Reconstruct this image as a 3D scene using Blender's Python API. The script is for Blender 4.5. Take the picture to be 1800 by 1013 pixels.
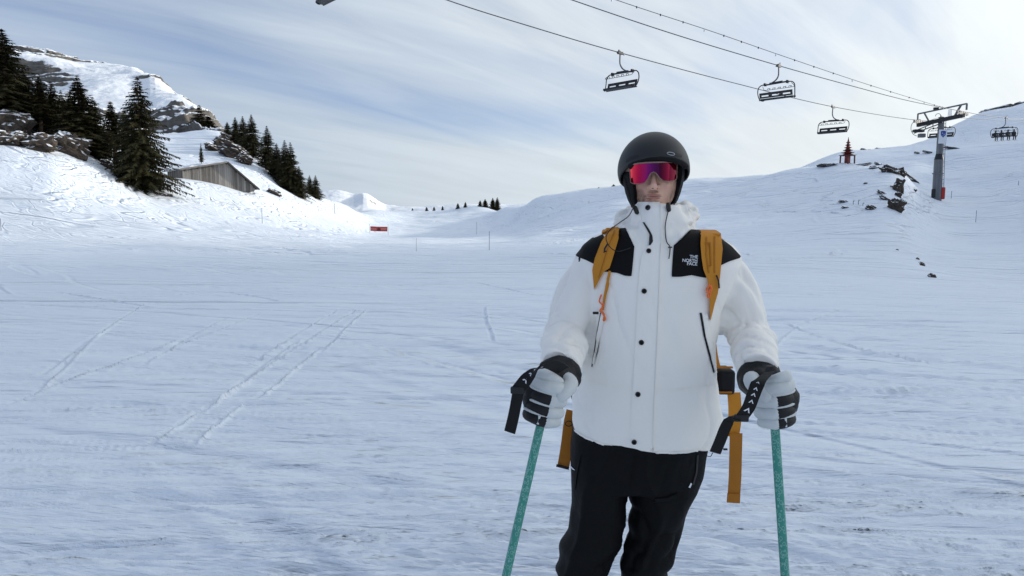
import bpy, bmesh, math, random
import numpy as np
from mathutils import Vector, Matrix, Euler
from mathutils.bvhtree import BVHTree

for _o in list(bpy.data.objects):
    bpy.data.objects.remove(_o)
SC = bpy.context.scene
COL = SC.collection
R = math.radians

# ------------------------------------------------------------------ camera, sky, sun, exposure
CZ, PITCH, FPX, PCX, PCY = 1.60, R(6.4), 1250.0, 900.0, 506.5
cam_d = bpy.data.cameras.new('camera')
cam_d.sensor_width = 36.0
cam_d.lens = 36.0 * FPX / 1800.0
cam_d.clip_start, cam_d.clip_end = 0.05, 20000.0
cam = bpy.data.objects.new('camera', cam_d)
cam.location = (0, 0, CZ)
cam.rotation_euler = (math.pi / 2 - PITCH, 0, 0)
COL.objects.link(cam)
SC.camera = cam

SUN_AZ, SUN_EL = R(70.0), R(14.0)
SUN_DIR = Vector((math.sin(SUN_AZ) * math.cos(SUN_EL), math.cos(SUN_AZ) * math.cos(SUN_EL), math.sin(SUN_EL)))
sun_d = bpy.data.lights.new('sun', 'SUN')
sun_d.energy = 2.2
sun_d.angle = R(3.5)
sun_d.color = (1.0, 0.93, 0.82)
sun = bpy.data.objects.new('sun', sun_d)
sun.rotation_euler = SUN_DIR.to_track_quat('Z', 'Y').to_euler()
sun.location = (150, 60, 90)
COL.objects.link(sun)

world = bpy.data.worlds.new('World')
SC.world = world
world.use_nodes = True
def build_world():
    nt = world.node_tree
    N, L = nt.nodes, nt.links
    N.clear()
    out = N.new('ShaderNodeOutputWorld')
    bg = N.new('ShaderNodeBackground')
    bg.inputs['Strength'].default_value = 0.10
    sky = N.new('ShaderNodeTexSky')
    sky.sky_type = 'NISHITA'
    sky.sun_disc = False
    sky.sun_elevation = SUN_EL
    sky.sun_rotation = SUN_AZ
    sky.altitude = 1600
    sky.air_density, sky.dust_density, sky.ozone_density = 1.0, 0.6, 1.5
    tc = N.new('ShaderNodeTexCoord')
    def math_(op, a, b=None, c=None):
        n = N.new('ShaderNodeMath'); n.operation = op
        for i, v in enumerate((a, b, c)):
            if v is None: continue
            if isinstance(v, (int, float)): n.inputs[i].default_value = v
            else: L.new(v, n.inputs[i])
        return n.outputs[0]
    sep = N.new('ShaderNodeSeparateXYZ'); L.new(tc.outputs['Generated'], sep.inputs[0])
    # a high cloud sheet: the view direction met with a plane overhead, so streaks converge to the horizon
    zz = math_('ADD', math_('MAXIMUM', sep.outputs[2], 0.0), 0.22)
    comb = N.new('ShaderNodeCombineXYZ')
    L.new(math_('DIVIDE', sep.outputs[0], zz), comb.inputs[0])
    L.new(math_('DIVIDE', sep.outputs[1], zz), comb.inputs[1])
    def streaks(rot, scale, loc, detail, rough, dist):
        mr = N.new('ShaderNodeMapping'); L.new(comb.outputs[0], mr.inputs[0]); mr.inputs['Rotation'].default_value = (0, 0, R(rot))
        m = N.new('ShaderNodeMapping'); L.new(mr.outputs[0], m.inputs[0]); m.inputs['Scale'].default_value = scale
        m.inputs['Location'].default_value = loc
        n = N.new('ShaderNodeTexNoise'); L.new(m.outputs[0], n.inputs['Vector'])
        n.inputs['Scale'].default_value = 1.0; n.inputs['Detail'].default_value = detail
        n.inputs['Roughness'].default_value = rough; n.inputs['Distortion'].default_value = dist
        return n.outputs['Fac']
    a = streaks(-49, (0.40, 1.15, 1), SKY_OFF, 5, 0.50, 0.5)
    b = streaks(-43, (0.9, 5.0, 1), (3, 1, 0), 6, 0.60, 0.5)
    c = streaks(20, (0.30, 0.5, 1), (7.3, 2, 0), 3, 0.5, 0.2)
    dot = N.new('ShaderNodeVectorMath'); dot.operation = 'DOT_PRODUCT'
    L.new(tc.outputs['Generated'], dot.inputs[0]); dot.inputs[1].default_value = SUN_DIR
    d01 = math_('MAXIMUM', dot.outputs['Value'], 0.0)
    near = math_('POWER', d01, 0.8)
    low = math_('POWER', math_('SUBTRACT', 1.0, math_('MAXIMUM', sep.outputs[2], 0.0)), 7.0)
    f = math_('MULTIPLY_ADD', a, 1.45, 0.41 - 0.725)
    f = math_('MULTIPLY_ADD', b, 0.44, math_('SUBTRACT', f, 0.22))
    f = math_('MULTIPLY_ADD', c, 0.5, math_('SUBTRACT', f, 0.25))
    f = math_('MULTIPLY_ADD', near, 0.60, f)
    f = math_('MULTIPLY_ADD', low, 0.60, f)
    f = math_('MINIMUM', math_('MAXIMUM', f, 0.10), 0.98)
    def scaled(col, k):
        n = N.new('ShaderNodeVectorMath'); n.operation = 'SCALE'; n.inputs[0].default_value = col; L.new(k, n.inputs['Scale']); return n.outputs[0]
    def plus(u, v):
        n = N.new('ShaderNodeVectorMath'); n.operation = 'ADD'; L.new(u, n.inputs[0]); L.new(v, n.inputs[1]); return n.outputs[0]
    # the sheet scatters forward: brighter and whiter round the sun, a little brighter overhead
    zg = math_('MULTIPLY_ADD', math_('POWER', math_('MAXIMUM', sep.outputs[2], 0.0), 1.5), 0.45, 1.0)
    cc = plus(scaled((3.2, 3.72, 4.3), zg), scaled((2.7, 2.45, 1.85), d01))
    cc = plus(cc, scaled((1.0, 0.97, 0.92), math_('MULTIPLY', math_('POWER', d01, 16.0), 9.0)))
    thick = math_('MULTIPLY_ADD', math_('SUBTRACT', b, 0.5), 0.25, 1.0)
    ccol = N.new('ShaderNodeVectorMath'); ccol.operation = 'SCALE'
    L.new(cc, ccol.inputs[0]); L.new(thick, ccol.inputs['Scale'])
    # the clear sky behind the cloud sheet
    sk = N.new('ShaderNodeVectorMath'); sk.operation = 'MULTIPLY'
    L.new(sky.outputs[0], sk.inputs[0]); sk.inputs[1].default_value = SKY_GAIN
    mix = N.new('ShaderNodeMix'); mix.data_type = 'RGBA'
    L.new(f, mix.inputs['Factor']); L.new(sk.outputs[0], mix.inputs['A']); L.new(ccol.outputs[0], mix.inputs['B'])
    L.new(mix.outputs['Result'], bg.inputs['Color'])
    L.new(bg.outputs[0], out.inputs[0])
SKY_OFF = (-6.5814, 6.2538, 0)
SKY_GAIN = (0.44, 0.57, 0.86)
build_world()

SC.cycles.max_bounces = 5
SC.cycles.diffuse_bounces = 3
SC.cycles.glossy_bounces = 2
SC.view_settings.view_transform = 'Standard'
SC.view_settings.look = 'None'
SC.view_settings.exposure = 0.70
SC.view_settings.gamma = 1.0
SC.view_settings.use_curve_mapping = False

# ------------------------------------------------------------------ helpers
_cp, _sp = math.cos(PITCH), math.sin(PITCH)
def P(px, py, Y):
    """world point seen at photo pixel (px, py) at depth Y metres in front of the photographer"""
    u, v = (px - PCX) / FPX, -(py - PCY) / FPX
    dy, dz = _cp + v * _sp, -_sp + v * _cp
    return Vector((Y * u / dy, Y, CZ + Y * dz / dy))
def ray(px, py):
    p = P(px, py, 1.0); return (p - Vector((0, 0, CZ))).normalized()

def _h(ix, iy, iz, seed):
    h = (ix.astype(np.uint32) * np.uint32(374761393) + iy.astype(np.uint32) * np.uint32(668265263)
         + iz.astype(np.uint32) * np.uint32(2147483647) + np.uint32((seed * 974634777 + 12345) & 0xffffffff))
    h = (h ^ (h >> np.uint32(13))) * np.uint32(1274126177)
    h = h ^ (h >> np.uint32(16))
    return (h & np.uint32(0xffff)).astype(np.float32) / 32767.5 - 1.0
def noise2(x, y, seed=0):
    x = np.asarray(x, dtype=np.float64); y = np.asarray(y, dtype=np.float64)
    ix = np.floor(x); iy = np.floor(y); fx = x - ix; fy = y - iy
    ix = ix.astype(np.int64); iy = iy.astype(np.int64); o = np.zeros_like(ix)
    sx = fx * fx * fx * (fx * (fx * 6 - 15) + 10); sy = fy * fy * fy * (fy * (fy * 6 - 15) + 10)
    a = _h(ix, iy, o, seed); b = _h(ix + 1, iy, o, seed); c = _h(ix, iy + 1, o, seed); d = _h(ix + 1, iy + 1, o, seed)
    return (a + (b - a) * sx) * (1 - sy) + (c + (d - c) * sx) * sy
def noise3(x, y, z, seed=0):
    x = np.asarray(x, dtype=np.float64); y = np.asarray(y, dtype=np.float64); z = np.asarray(z, dtype=np.float64)
    ix = np.floor(x); iy = np.floor(y); iz = np.floor(z); fx = x - ix; fy = y - iy; fz = z - iz
    ix = ix.astype(np.int64); iy = iy.astype(np.int64); iz = iz.astype(np.int64)
    s = lambda f: f * f * f * (f * (f * 6 - 15) + 10)
    sx, sy, sz = s(fx), s(fy), s(fz)
    r = 0
    for dz, wz in ((0, 1 - sz), (1, sz)):
        for dy, wy in ((0, 1 - sy), (1, sy)):
            for dx, wx in ((0, 1 - sx), (1, sx)):
                r = r + _h(ix + dx, iy + dy, iz + dz, seed) * wx * wy * wz
    return r
def fbm2(x, y, seed=0, octv=4, gain=0.5):
    r = 0; a = 1.0
    for o in range(octv):
        r = r + a * noise2(x * 2 ** o + 17.3 * o, y * 2 ** o - 9.1 * o, seed + o); a *= gain
    return r
def fbm3(x, y, z, seed=0, octv=4, gain=0.5):
    r = 0; a = 1.0
    for o in range(octv):
        r = r + a * noise3(x * 2 ** o + 17.3 * o, y * 2 ** o - 9.1 * o, z * 2 ** o + 3.7 * o, seed + o); a *= gain
    return r
def sstep(a, b, x):
    t = np.clip((x - a) / (b - a), 0, 1); return t * t * (3 - 2 * t)

def tag(o, label=None, cat=None, group=None, kind=None):
    if label: o['label'] = label
    if cat: o['category'] = cat
    if group: o['group'] = group
    if kind: o['kind'] = kind
    return o
def empty(name, loc, rz=0.0, label=None, cat=None, group=None):
    o = bpy.data.objects.new(name, None); COL.objects.link(o)
    o.location = loc; o.rotation_euler = (0, 0, rz); o.empty_display_size = 0.2
    return tag(o, label, cat, group)
def copy_tree(o, parent=None):
    c = o.copy(); COL.objects.link(c); c.parent = parent
    for ch in [k for k in o.children]:
        copy_tree(ch, c)
    return c
def root_loc(p):
    while p.parent is not None: p = p.parent
    return Vector(p.location)
def link_mesh(name, me, mat, parent=None, smooth=True):
    """parent: the mesh was made in the parent's own frame"""
    if mat is not None:
        for m in (mat if isinstance(mat, (list, tuple)) else [mat]): me.materials.append(m)
    if smooth: me.shade_smooth()
    o = bpy.data.objects.new(name, me); COL.objects.link(o)
    if parent is not None: o.parent = parent
    return o
def np_mesh(name, V, F):
    V = np.ascontiguousarray(V, dtype=np.float32); F = np.ascontiguousarray(F, dtype=np.int32)
    me = bpy.data.meshes.new(name); k = F.shape[1]
    me.vertices.add(len(V)); me.vertices.foreach_set('co', V.ravel())
    me.loops.add(F.size); me.loops.foreach_set('vertex_index', F.ravel())
    me.polygons.add(len(F)); me.polygons.foreach_set('loop_start', np.arange(0, F.size, k, dtype=np.int32))
    me.update(calc_edges=True); me.validate()
    return me
def grid_faces(nr, nc, wrap=False):
    i = np.arange(nr - 1)[:, None]; j = np.arange(nc if wrap else nc - 1)[None, :]
    j2 = (j + 1) % nc
    return np.stack([(i * nc + j), (i * nc + j2), ((i + 1) * nc + j2), ((i + 1) * nc + j)], -1).reshape(-1, 4)

class MB:
    """collects shapes into one mesh (one part)"""
    def __init__(s): s.v = []; s.f = []
    def add(s, V, F):
        b = len(s.v); s.v += [Vector(v) for v in V]; s.f += [tuple(i + b for i in f) for f in F]; return s
    def box(s, c, d, rot=None, bev=0.0):
        x, y, z = d[0] / 2, d[1] / 2, d[2] / 2; c = Vector(c)
        if bev > 0:
            bm = bmesh.new(); bmesh.ops.create_cube(bm, size=1.0)
            for v in bm.verts: v.co = Vector((v.co.x * d[0], v.co.y * d[1], v.co.z * d[2]))
            bmesh.ops.bevel(bm, geom=list(bm.edges), offset=bev, segments=2, affect='EDGES', profile=0.5)
            V = [v.co.copy() for v in bm.verts]; bm.verts.index_update()
            F = [tuple(v.index for v in f.verts) for f in bm.faces]; bm.free()
        else:
            V = [Vector((sx * x, sy * y, sz * z)) for sz in (-1, 1) for sy in (-1, 1) for sx in (-1, 1)]
            F = [(0, 2, 3, 1), (4, 5, 7, 6), (0, 1, 5, 4), (2, 6, 7, 3), (0, 4, 6, 2), (1, 3, 7, 5)]
        if rot is not None:
            M = rot if isinstance(rot, Matrix) else Euler(rot).to_matrix()
            V = [M @ v for v in V]
        return s.add([v + c for v in V], F)
    def bar(s, a, b, w, h=None, up=(0, 0, 1)):
        a, b = Vector(a), Vector(b); h = h or w
        d = (b - a); l = d.length; d.normalize()
        u = Vector(up)
        if abs(d.dot(u)) > 0.98: u = Vector((0, 1, 0))
        x = d.cross(u).normalized(); z = x.cross(d)
        M = Matrix((x, d, z)).transposed()
        return s.box((a + b) / 2, (w, l, h), rot=M)
    def tube(s, pts, rad, n=8, caps=True, flat=None, closed=False):
        """rad: number or list; flat: (scale a, scale b) of the section along the transported frame"""
        pts = [Vector(p) for p in pts]; m = len(pts)
        rad = [rad] * m if isinstance(rad, (int, float)) else list(rad)
        T = []
        for i in range(m):
            if closed: d = pts[(i + 1) % m] - pts[i - 1]
            else: d = pts[min(i + 1, m - 1)] - pts[max(i - 1, 0)]
            T.append(d.normalized())
        u = Vector((0, 0, 1)) if abs(T[0].z) < 0.9 else Vector((0, 1, 0))
        x = T[0].cross(u).normalized(); b0 = len(s.v)
        for i in range(m):
            x = (x - T[i] * x.dot(T[i])).normalized(); y = T[i].cross(x)
            r = rad[i]; ra, rb = (r if isinstance(r, (tuple, list)) else (r, r))
            if flat: ra *= flat[0]; rb *= flat[1]
            for k in range(n):
                a = 2 * math.pi * k / n
                s.v.append(pts[i] + x * (ra * math.cos(a)) + y * (rb * math.sin(a)))
        for i in range(m if closed else m - 1):
            i2 = (i + 1) % m
            for k in range(n):
                k2 = (k + 1) % n
                s.f.append((b0 + i * n + k, b0 + i * n + k2, b0 + i2 * n + k2, b0 + i2 * n + k))
        if caps and not closed:
            s.f.append(tuple(b0 + k for k in range(n))[::-1])
            s.f.append(tuple(b0 + (m - 1) * n + k for k in range(n)))
        return s
    def capsule(s, pts, rad, n=10):
        """tube with rounded ends"""
        pts = [Vector(p) for p in pts]; m = len(pts)
        rad = [rad] * m if isinstance(rad, (int, float)) else list(rad)
        d0 = (pts[0] - pts[1]).normalized(); d1 = (pts[-1] - pts[-2]).normalized()
        A, ra, B, rb = [], [], [], []
        for t in (0.98, 0.8, 0.45):
            A.append(pts[0] + d0 * rad[0] * t); ra.append(rad[0] * math.sqrt(1 - t * t))
            B.insert(0, pts[-1] + d1 * rad[-1] * t); rb.insert(0, rad[-1] * math.sqrt(1 - t * t))
        return s.tube(A + pts + B, ra + rad + rb, n)
    def loft(s, rings, caps=True):
        n = len(rings[0]); b0 = len(s.v)
        for r in rings: s.v += [Vector(p) for p in r]
        for i in range(len(rings) - 1):
            for k in range(n):
                k2 = (k + 1) % n
                s.f.append((b0 + i * n + k, b0 + i * n + k2, b0 + (i + 1) * n + k2, b0 + (i + 1) * n + k))
        if caps:
            s.f.append(tuple(b0 + k for k in range(n))[::-1]); s.f.append(tuple(b0 + (len(rings) - 1) * n + k for k in range(n)))
        return s
    def disc(s, c, nrm, r, th, n=12):
        c = Vector(c); nrm = Vector(nrm).normalized()
        return s.tube([c - nrm * th * 0.5, c + nrm * th * 0.3, c + nrm * th * 0.5], [r, r, r * 0.85], n)
    def ribbon(s, pts, wd, w, th):
        """flat strap along pts; wd: width direction(s)"""
        pts = [Vector(p) for p in pts]; m = len(pts); b0 = len(s.v)
        for i in range(m):
            d = (pts[min(i + 1, m - 1)] - pts[max(i - 1, 0)]).normalized()
            a = Vector(wd[i] if isinstance(wd, list) else wd); a = (a - d * a.dot(d)).normalized()
            nn = d.cross(a); ww = w[i] if isinstance(w, list) else w
            for q, e in ((-1, -1), (1, -1), (1, 1), (-1, 1)):
                s.v.append(pts[i] + a * (q * ww / 2) + nn * (e * th / 2))
        for i in range(m - 1):
            for k in range(4):
                k2 = (k + 1) % 4
                s.f.append((b0 + i * 4 + k, b0 + i * 4 + k2, b0 + (i + 1) * 4 + k2, b0 + (i + 1) * 4 + k))
        s.f.append((b0 + 3, b0 + 2, b0 + 1, b0)); e = b0 + (m - 1) * 4; s.f.append((e, e + 1, e + 2, e + 3))
        return s
    def mesh(s, name, off=None):
        me = bpy.data.meshes.new(name)
        V = s.v if off is None else [v - off for v in s.v]
        me.from_pydata([tuple(v) for v in V], [], s.f); me.update()
        return me
    def build(s, name, mat, parent=None, smooth=False, world=False, fix=True):
        """world: the shapes were given in world coordinates and the parent is an unrotated empty"""
        off = root_loc(parent) if (world and parent is not None) else None
        me = s.mesh(name, off)
        if fix:
            bm = bmesh.new(); bm.from_mesh(me); bmesh.ops.recalc_face_normals(bm, faces=bm.faces); bm.to_mesh(me); bm.free()
        o = link_mesh(name, me, mat, parent, smooth)
        if smooth: me.set_sharp_from_angle(angle=R(50))
        return o
def spline(pts, n):
    """Catmull-Rom through pts, n samples"""
    pts = [Vector(p) for p in pts]; m = len(pts); out = []
    for i in range(n):
        t = i / (n - 1) * (m - 1); k = min(int(t), m - 2); f = t - k
        p0 = pts[max(k - 1, 0)]; p1 = pts[k]; p2 = pts[k + 1]; p3 = pts[min(k + 2, m - 1)]
        out.append(0.5 * ((2 * p1) + (p2 - p0) * f + (2 * p0 - 5 * p1 + 4 * p2 - p3) * f * f + (3 * p1 - p0 - 3 * p2 + p3) * f ** 3))
    return out

# ------------------------------------------------------------------ materials
class Mat:
    def __init__(s, name, col=(0.5, 0.5, 0.5), rough=0.6, metal=0.0, spec=0.5):
        s.m = bpy.data.materials.new(name); s.m.use_nodes = True
        s.nt = s.m.node_tree; s.N = s.nt.nodes; s.L = s.nt.links
        s.b = s.N['Principled BSDF']
        s.b.inputs['Base Color'].default_value = (*col, 1); s.b.inputs['Roughness'].default_value = rough
        s.b.inputs['Metallic'].default_value = metal; s.b.inputs['Specular IOR Level'].default_value = spec
        s.tc = None
    def coord(s, scale=(1, 1, 1), rot=(0, 0, 0), src='Object', loc=(0, 0, 0)):
        if s.tc is None: s.tc = s.N.new('ShaderNodeTexCoord')
        src_ = s.tc.outputs[src]
        if any(rot):
            mr = s.N.new('ShaderNodeMapping'); s.L.new(src_, mr.inputs[0]); mr.inputs['Rotation'].default_value = rot; src_ = mr.outputs[0]
        m = s.N.new('ShaderNodeMapping'); s.L.new(src_, m.inputs[0])
        m.inputs['Scale'].default_value = scale; m.inputs['Location'].default_value = loc
        return m.outputs[0]
    def noise(s, vec, scale=1.0, detail=4.0, rough=0.5, dist=0.0, typ='FBM'):
        n = s.N.new('ShaderNodeTexNoise'); s.L.new(vec, n.inputs['Vector'])
        n.inputs['Scale'].default_value = scale; n.inputs['Detail'].default_value = detail
        n.inputs['Roughness'].default_value = rough; n.inputs['Distortion'].default_value = dist
        return n.outputs['Fac']
    def math(s, op, a, b=None, c=None, clamp=False):
        n = s.N.new('ShaderNodeMath'); n.operation = op; n.use_clamp = clamp
        for i, v in enumerate((a, b, c)):
            if v is None: continue
            if isinstance(v, (int, float)): n.inputs[i].default_value = v
            else: s.L.new(v, n.inputs[i])
        return n.outputs[0]
    def ramp(s, fac, stops):
        n = s.N.new('ShaderNodeValToRGB'); s.L.new(fac, n.inputs[0]); e = n.color_ramp.elements
        while len(e) < len(stops): e.new(0.5)
        for k, (p, c) in enumerate(stops): e[k].position = p; e[k].color = (*c, 1) if len(c) == 3 else c
        return n.outputs[0]
    def mix(s, fac, a, b):
        n = s.N.new('ShaderNodeMix'); n.data_type = 'RGBA'
        for key, v in (('Factor', fac), ('A', a), ('B', b)):
            if isinstance(v, (int, float)): n.inputs[key].default_value = v
            elif isinstance(v, tuple): n.inputs[key].default_value = (*v, 1)
            else: s.L.new(v, n.inputs[key])
        return n.outputs['Result']
    def color(s, c): s.L.new(c, s.b.inputs['Base Color']); return s
    def rough(s, c): s.L.new(c, s.b.inputs['Roughness']); return s
    def bump(s, h, strength=0.5, dist=0.01, prev=None):
        n = s.N.new('ShaderNodeBump'); n.inputs['Strength'].default_value = strength; n.inputs['Distance'].default_value = dist
        s.L.new(h, n.inputs['Height'])
        if prev is not None: s.L.new(prev, n.inputs['Normal'])
        s.L.new(n.outputs[0], s.b.inputs['Normal']); return n.outputs[0]
    def sep(s, v):
        n = s.N.new('ShaderNodeSeparateXYZ'); s.L.new(v, n.inputs[0]); return n.outputs
    def geo(s, key='Normal'):
        return s.N.new('ShaderNodeNewGeometry').outputs[key]

SNOW_COL = (0.80, 0.85, 0.92)
def snow_nodes(M, rough_in=True):
    """colour and relief of skied snow: long scuffs across the slope, crumbs, fine grain"""
    c1 = M.noise(M.coord((0.10, 0.45, 0.2)), 1.0, 5, 0.55)
    c2 = M.noise(M.coord((1, 1, 1)), 0.9, 5, 0.6)
    col = M.mix(M.math('MULTIPLY', M.math('ADD', c1, c2), 0.5), (0.745, 0.815, 0.905), (0.83, 0.88, 0.945))
    s1 = M.noise(M.coord((0.05, 0.95, 0.6), (0, 0, R(8))), 1.0, 8, 0.68, 0.0)
    s2 = M.noise(M.coord((0.05, 0.80, 0.6), (0, 0, R(-6))), 1.0, 7, 0.66, 0.0)
    s4 = M.noise(M.coord((0.05, 0.80, 0.5), (0, 0, R(38))), 1.0, 5, 0.62, 0.0)
    s3 = M.noise(M.coord((1, 1, 1)), 38.0, 4, 0.7)
    h = M.math('MULTIPLY_ADD', s1, 0.9, M.math('MULTIPLY', s2, 0.8))
    h = M.math('MULTIPLY_ADD', s4, 0.35, h)
    b1 = M.bump(h, 0.8, 0.24)
    # edge lines left by skis: long thin grooves, the level lines of stretched noise, coming and going in patches
    tot = None
    for k, (sc, rot, sig, dep) in enumerate([((0.22, 5.0, 1), 7, 0.060, 0.0060), ((0.16, 3.2, 1), -6, 0.058, 0.0095),
                                             ((0.05, 1.1, 1), 10, 0.050, 0.028), ((0.045, 0.8, 1), -9, 0.050, 0.034), ((0.05, 0.9, 1), 24, 0.046, 0.030),
                                             ((0.018, 0.30, 1), 5, 0.035, 0.13), ((0.05, 0.7, 1), 48, 0.022, 0.022)]):
        n = M.noise(M.coord(sc, (0, 0, R(rot)), loc=(3.1 * k, 7.7 * k, 0)), 1.0, 1, 0.45, 0.2)
        e = M.math('DIVIDE', M.math('SUBTRACT', n, 0.5), sig)
        g = M.math('POWER', 2.718, M.math('MULTIPLY', M.math('MULTIPLY', e, e), -1.0))
        e2 = M.math('SUBTRACT', e, 1.9)
        g = M.math('MULTIPLY_ADD', M.math('POWER', 2.718, M.math('MULTIPLY', M.math('MULTIPLY', e2, e2), -1.0)), -0.75, g)     # a little wall of snow beside the groove
        msk = M.noise(M.coord((sc[0] * 2.2, sc[1] * 0.16, 1), (0, 0, R(rot)), loc=(11.3 * k, 5.1 * k, 0)), 1.0, 0, 0.5)
        msk = M.math('MULTIPLY_ADD', msk, 5.0, -1.75, clamp=True)
        g = M.math('MULTIPLY', M.math('MULTIPLY', g, msk), -dep)
        tot = g if tot is None else M.math('ADD', tot, g)
    b1 = M.bump(tot, 1.0, 1.0, b1)
    b2 = M.bump(s3, 0.25, 0.007, b1)
    return col

snow = Mat('snow', SNOW_COL, 0.55, 0, 0.25)
snow.color(snow_nodes(snow))

def make_rock(name, strata=1.0, snowy=0.72, c_lo=(0.045, 0.042, 0.040), c_hi=(0.26, 0.245, 0.225), scale=0.6, patch=0.25):
    M = Mat(name, (0.2, 0.19, 0.18), 0.85, 0, 0.2)
    n1 = M.noise(M.coord((1, 1, 2.2 * strata)), scale, 8, 0.65, 0.6)
    n2 = M.noise(M.coord((1, 1, 1)), scale * 5, 6, 0.65)
    f = M.math('MULTIPLY_ADD', n2, 0.5, M.math('MULTIPLY', n1, 0.7))
    rc = M.ramp(f, [(0.40, c_lo), (0.58, tuple((a + b) / 2 for a, b in zip(c_lo, c_hi))), (0.80, c_hi)])
    nz = M.sep(M.geo('Normal'))[2]
    n3 = M.noise(M.coord((1, 1, 1.0)), scale * 1.7, 6, 0.7)
    s = M.math('MULTIPLY_ADD', M.math('SUBTRACT', n3, 0.5), patch * 2, nz)
    s = M.math('MULTIPLY_ADD', M.math('SUBTRACT', s, snowy), 12.0, 0.5, clamp=True)
    M.color(M.mix(s, rc, (0.86, 0.89, 0.93)))
    M.bump(f, 0.9, 0.25 / max(scale, 0.2) * 0.6)
    return M
ROCK = make_rock('rock', 1.4, 0.74, c_lo=(0.015, 0.0125, 0.011), c_hi=(0.11, 0.088, 0.070), scale=0.8, patch=0.25)
MOUNT = make_rock('mountain_rock', 2.4, 0.79, c_lo=(0.035, 0.032, 0.030), c_hi=(0.20, 0.185, 0.165), scale=0.07, patch=0.34)
FARHILL = make_rock('far_hill_rock', 1.2, 0.70, scale=0.05, patch=0.22)
# ------------------------------------------------------------------ terrain: one sheet, described by lines of sight from the
# photographer's stand (bearing, distance, height) and interpolated to a height z(x, y)
def pchip(x, Y, xq):
    x = np.asarray(x, float); Y = np.asarray(Y, float); xq = np.asarray(xq, float)
    if Y.ndim == 1: Y = Y[:, None]
    h = np.diff(x)[:, None]; d = np.diff(Y, axis=0) / h
    m = np.zeros_like(Y)
    m[0], m[-1] = d[0], d[-1]
    w1 = 2 * h[1:] + h[:-1]; w2 = h[1:] + 2 * h[:-1]
    with np.errstate(divide='ignore', invalid='ignore'):
        mm = (w1 + w2) / (w1 / d[:-1] + w2 / d[1:])
    ok = (d[:-1] * d[1:]) > 0
    m[1:-1] = np.where(ok, np.nan_to_num(mm), 0)
    k = np.clip(np.searchsorted(x, xq) - 1, 0, len(x) - 2)
    t = np.clip((xq - x[k]) / (x[k + 1] - x[k]), 0, 1)[:, None]; hh = (x[k + 1] - x[k])[:, None]
    return ((1 + 2 * t) * (1 - t) ** 2) * Y[k] + t * (1 - t) ** 2 * hh * m[k] + t * t * (3 - 2 * t) * Y[k + 1] + t * t * (t - 1) * hh * m[k + 1]

class Relief:
    def __init__(s, cols, rmin, rmax, nr=420, smooth=2):
        """cols: list of (theta, [(r, z), ...])"""
        s.lr = np.linspace(math.log(rmin), math.log(rmax), nr); rr = np.exp(s.lr)
        th = np.array([c[0] for c in cols]); prof = []
        for _, pts in cols:
            pr = np.array([p[0] for p in pts]); pz = np.array([p[1] for p in pts])
            prof.append(pchip(pr, pz, np.clip(rr, pr[0], pr[-1]))[:, 0])
        s.th = np.linspace(th[0], th[-1], int((th[-1] - th[0]) / R(0.35)) + 2)
        Z = pchip(th, np.array(prof), s.th)
        for _ in range(smooth):
            Z[1:-1] = 0.25 * Z[:-2] + 0.5 * Z[1:-1] + 0.25 * Z[2:]
        s.Z = Z
    def __call__(s, X, Y):
        th = np.arctan2(X, Y); lr = np.log(np.maximum(np.hypot(X, Y), 1e-3))
        a = np.clip((th - s.th[0]) / (s.th[1] - s.th[0]), 0, len(s.th) - 1.001)
        b = np.clip((lr - s.lr[0]) / (s.lr[1] - s.lr[0]), 0, len(s.lr) - 1.001)
        i = a.astype(int); j = b.astype(int); fa = a - i; fb = b - j; Z = s.Z
        return (Z[i, j] * (1 - fa) + Z[i + 1, j] * fa) * (1 - fb) + (Z[i, j + 1] * (1 - fa) + Z[i + 1, j + 1] * fa) * fb

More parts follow.
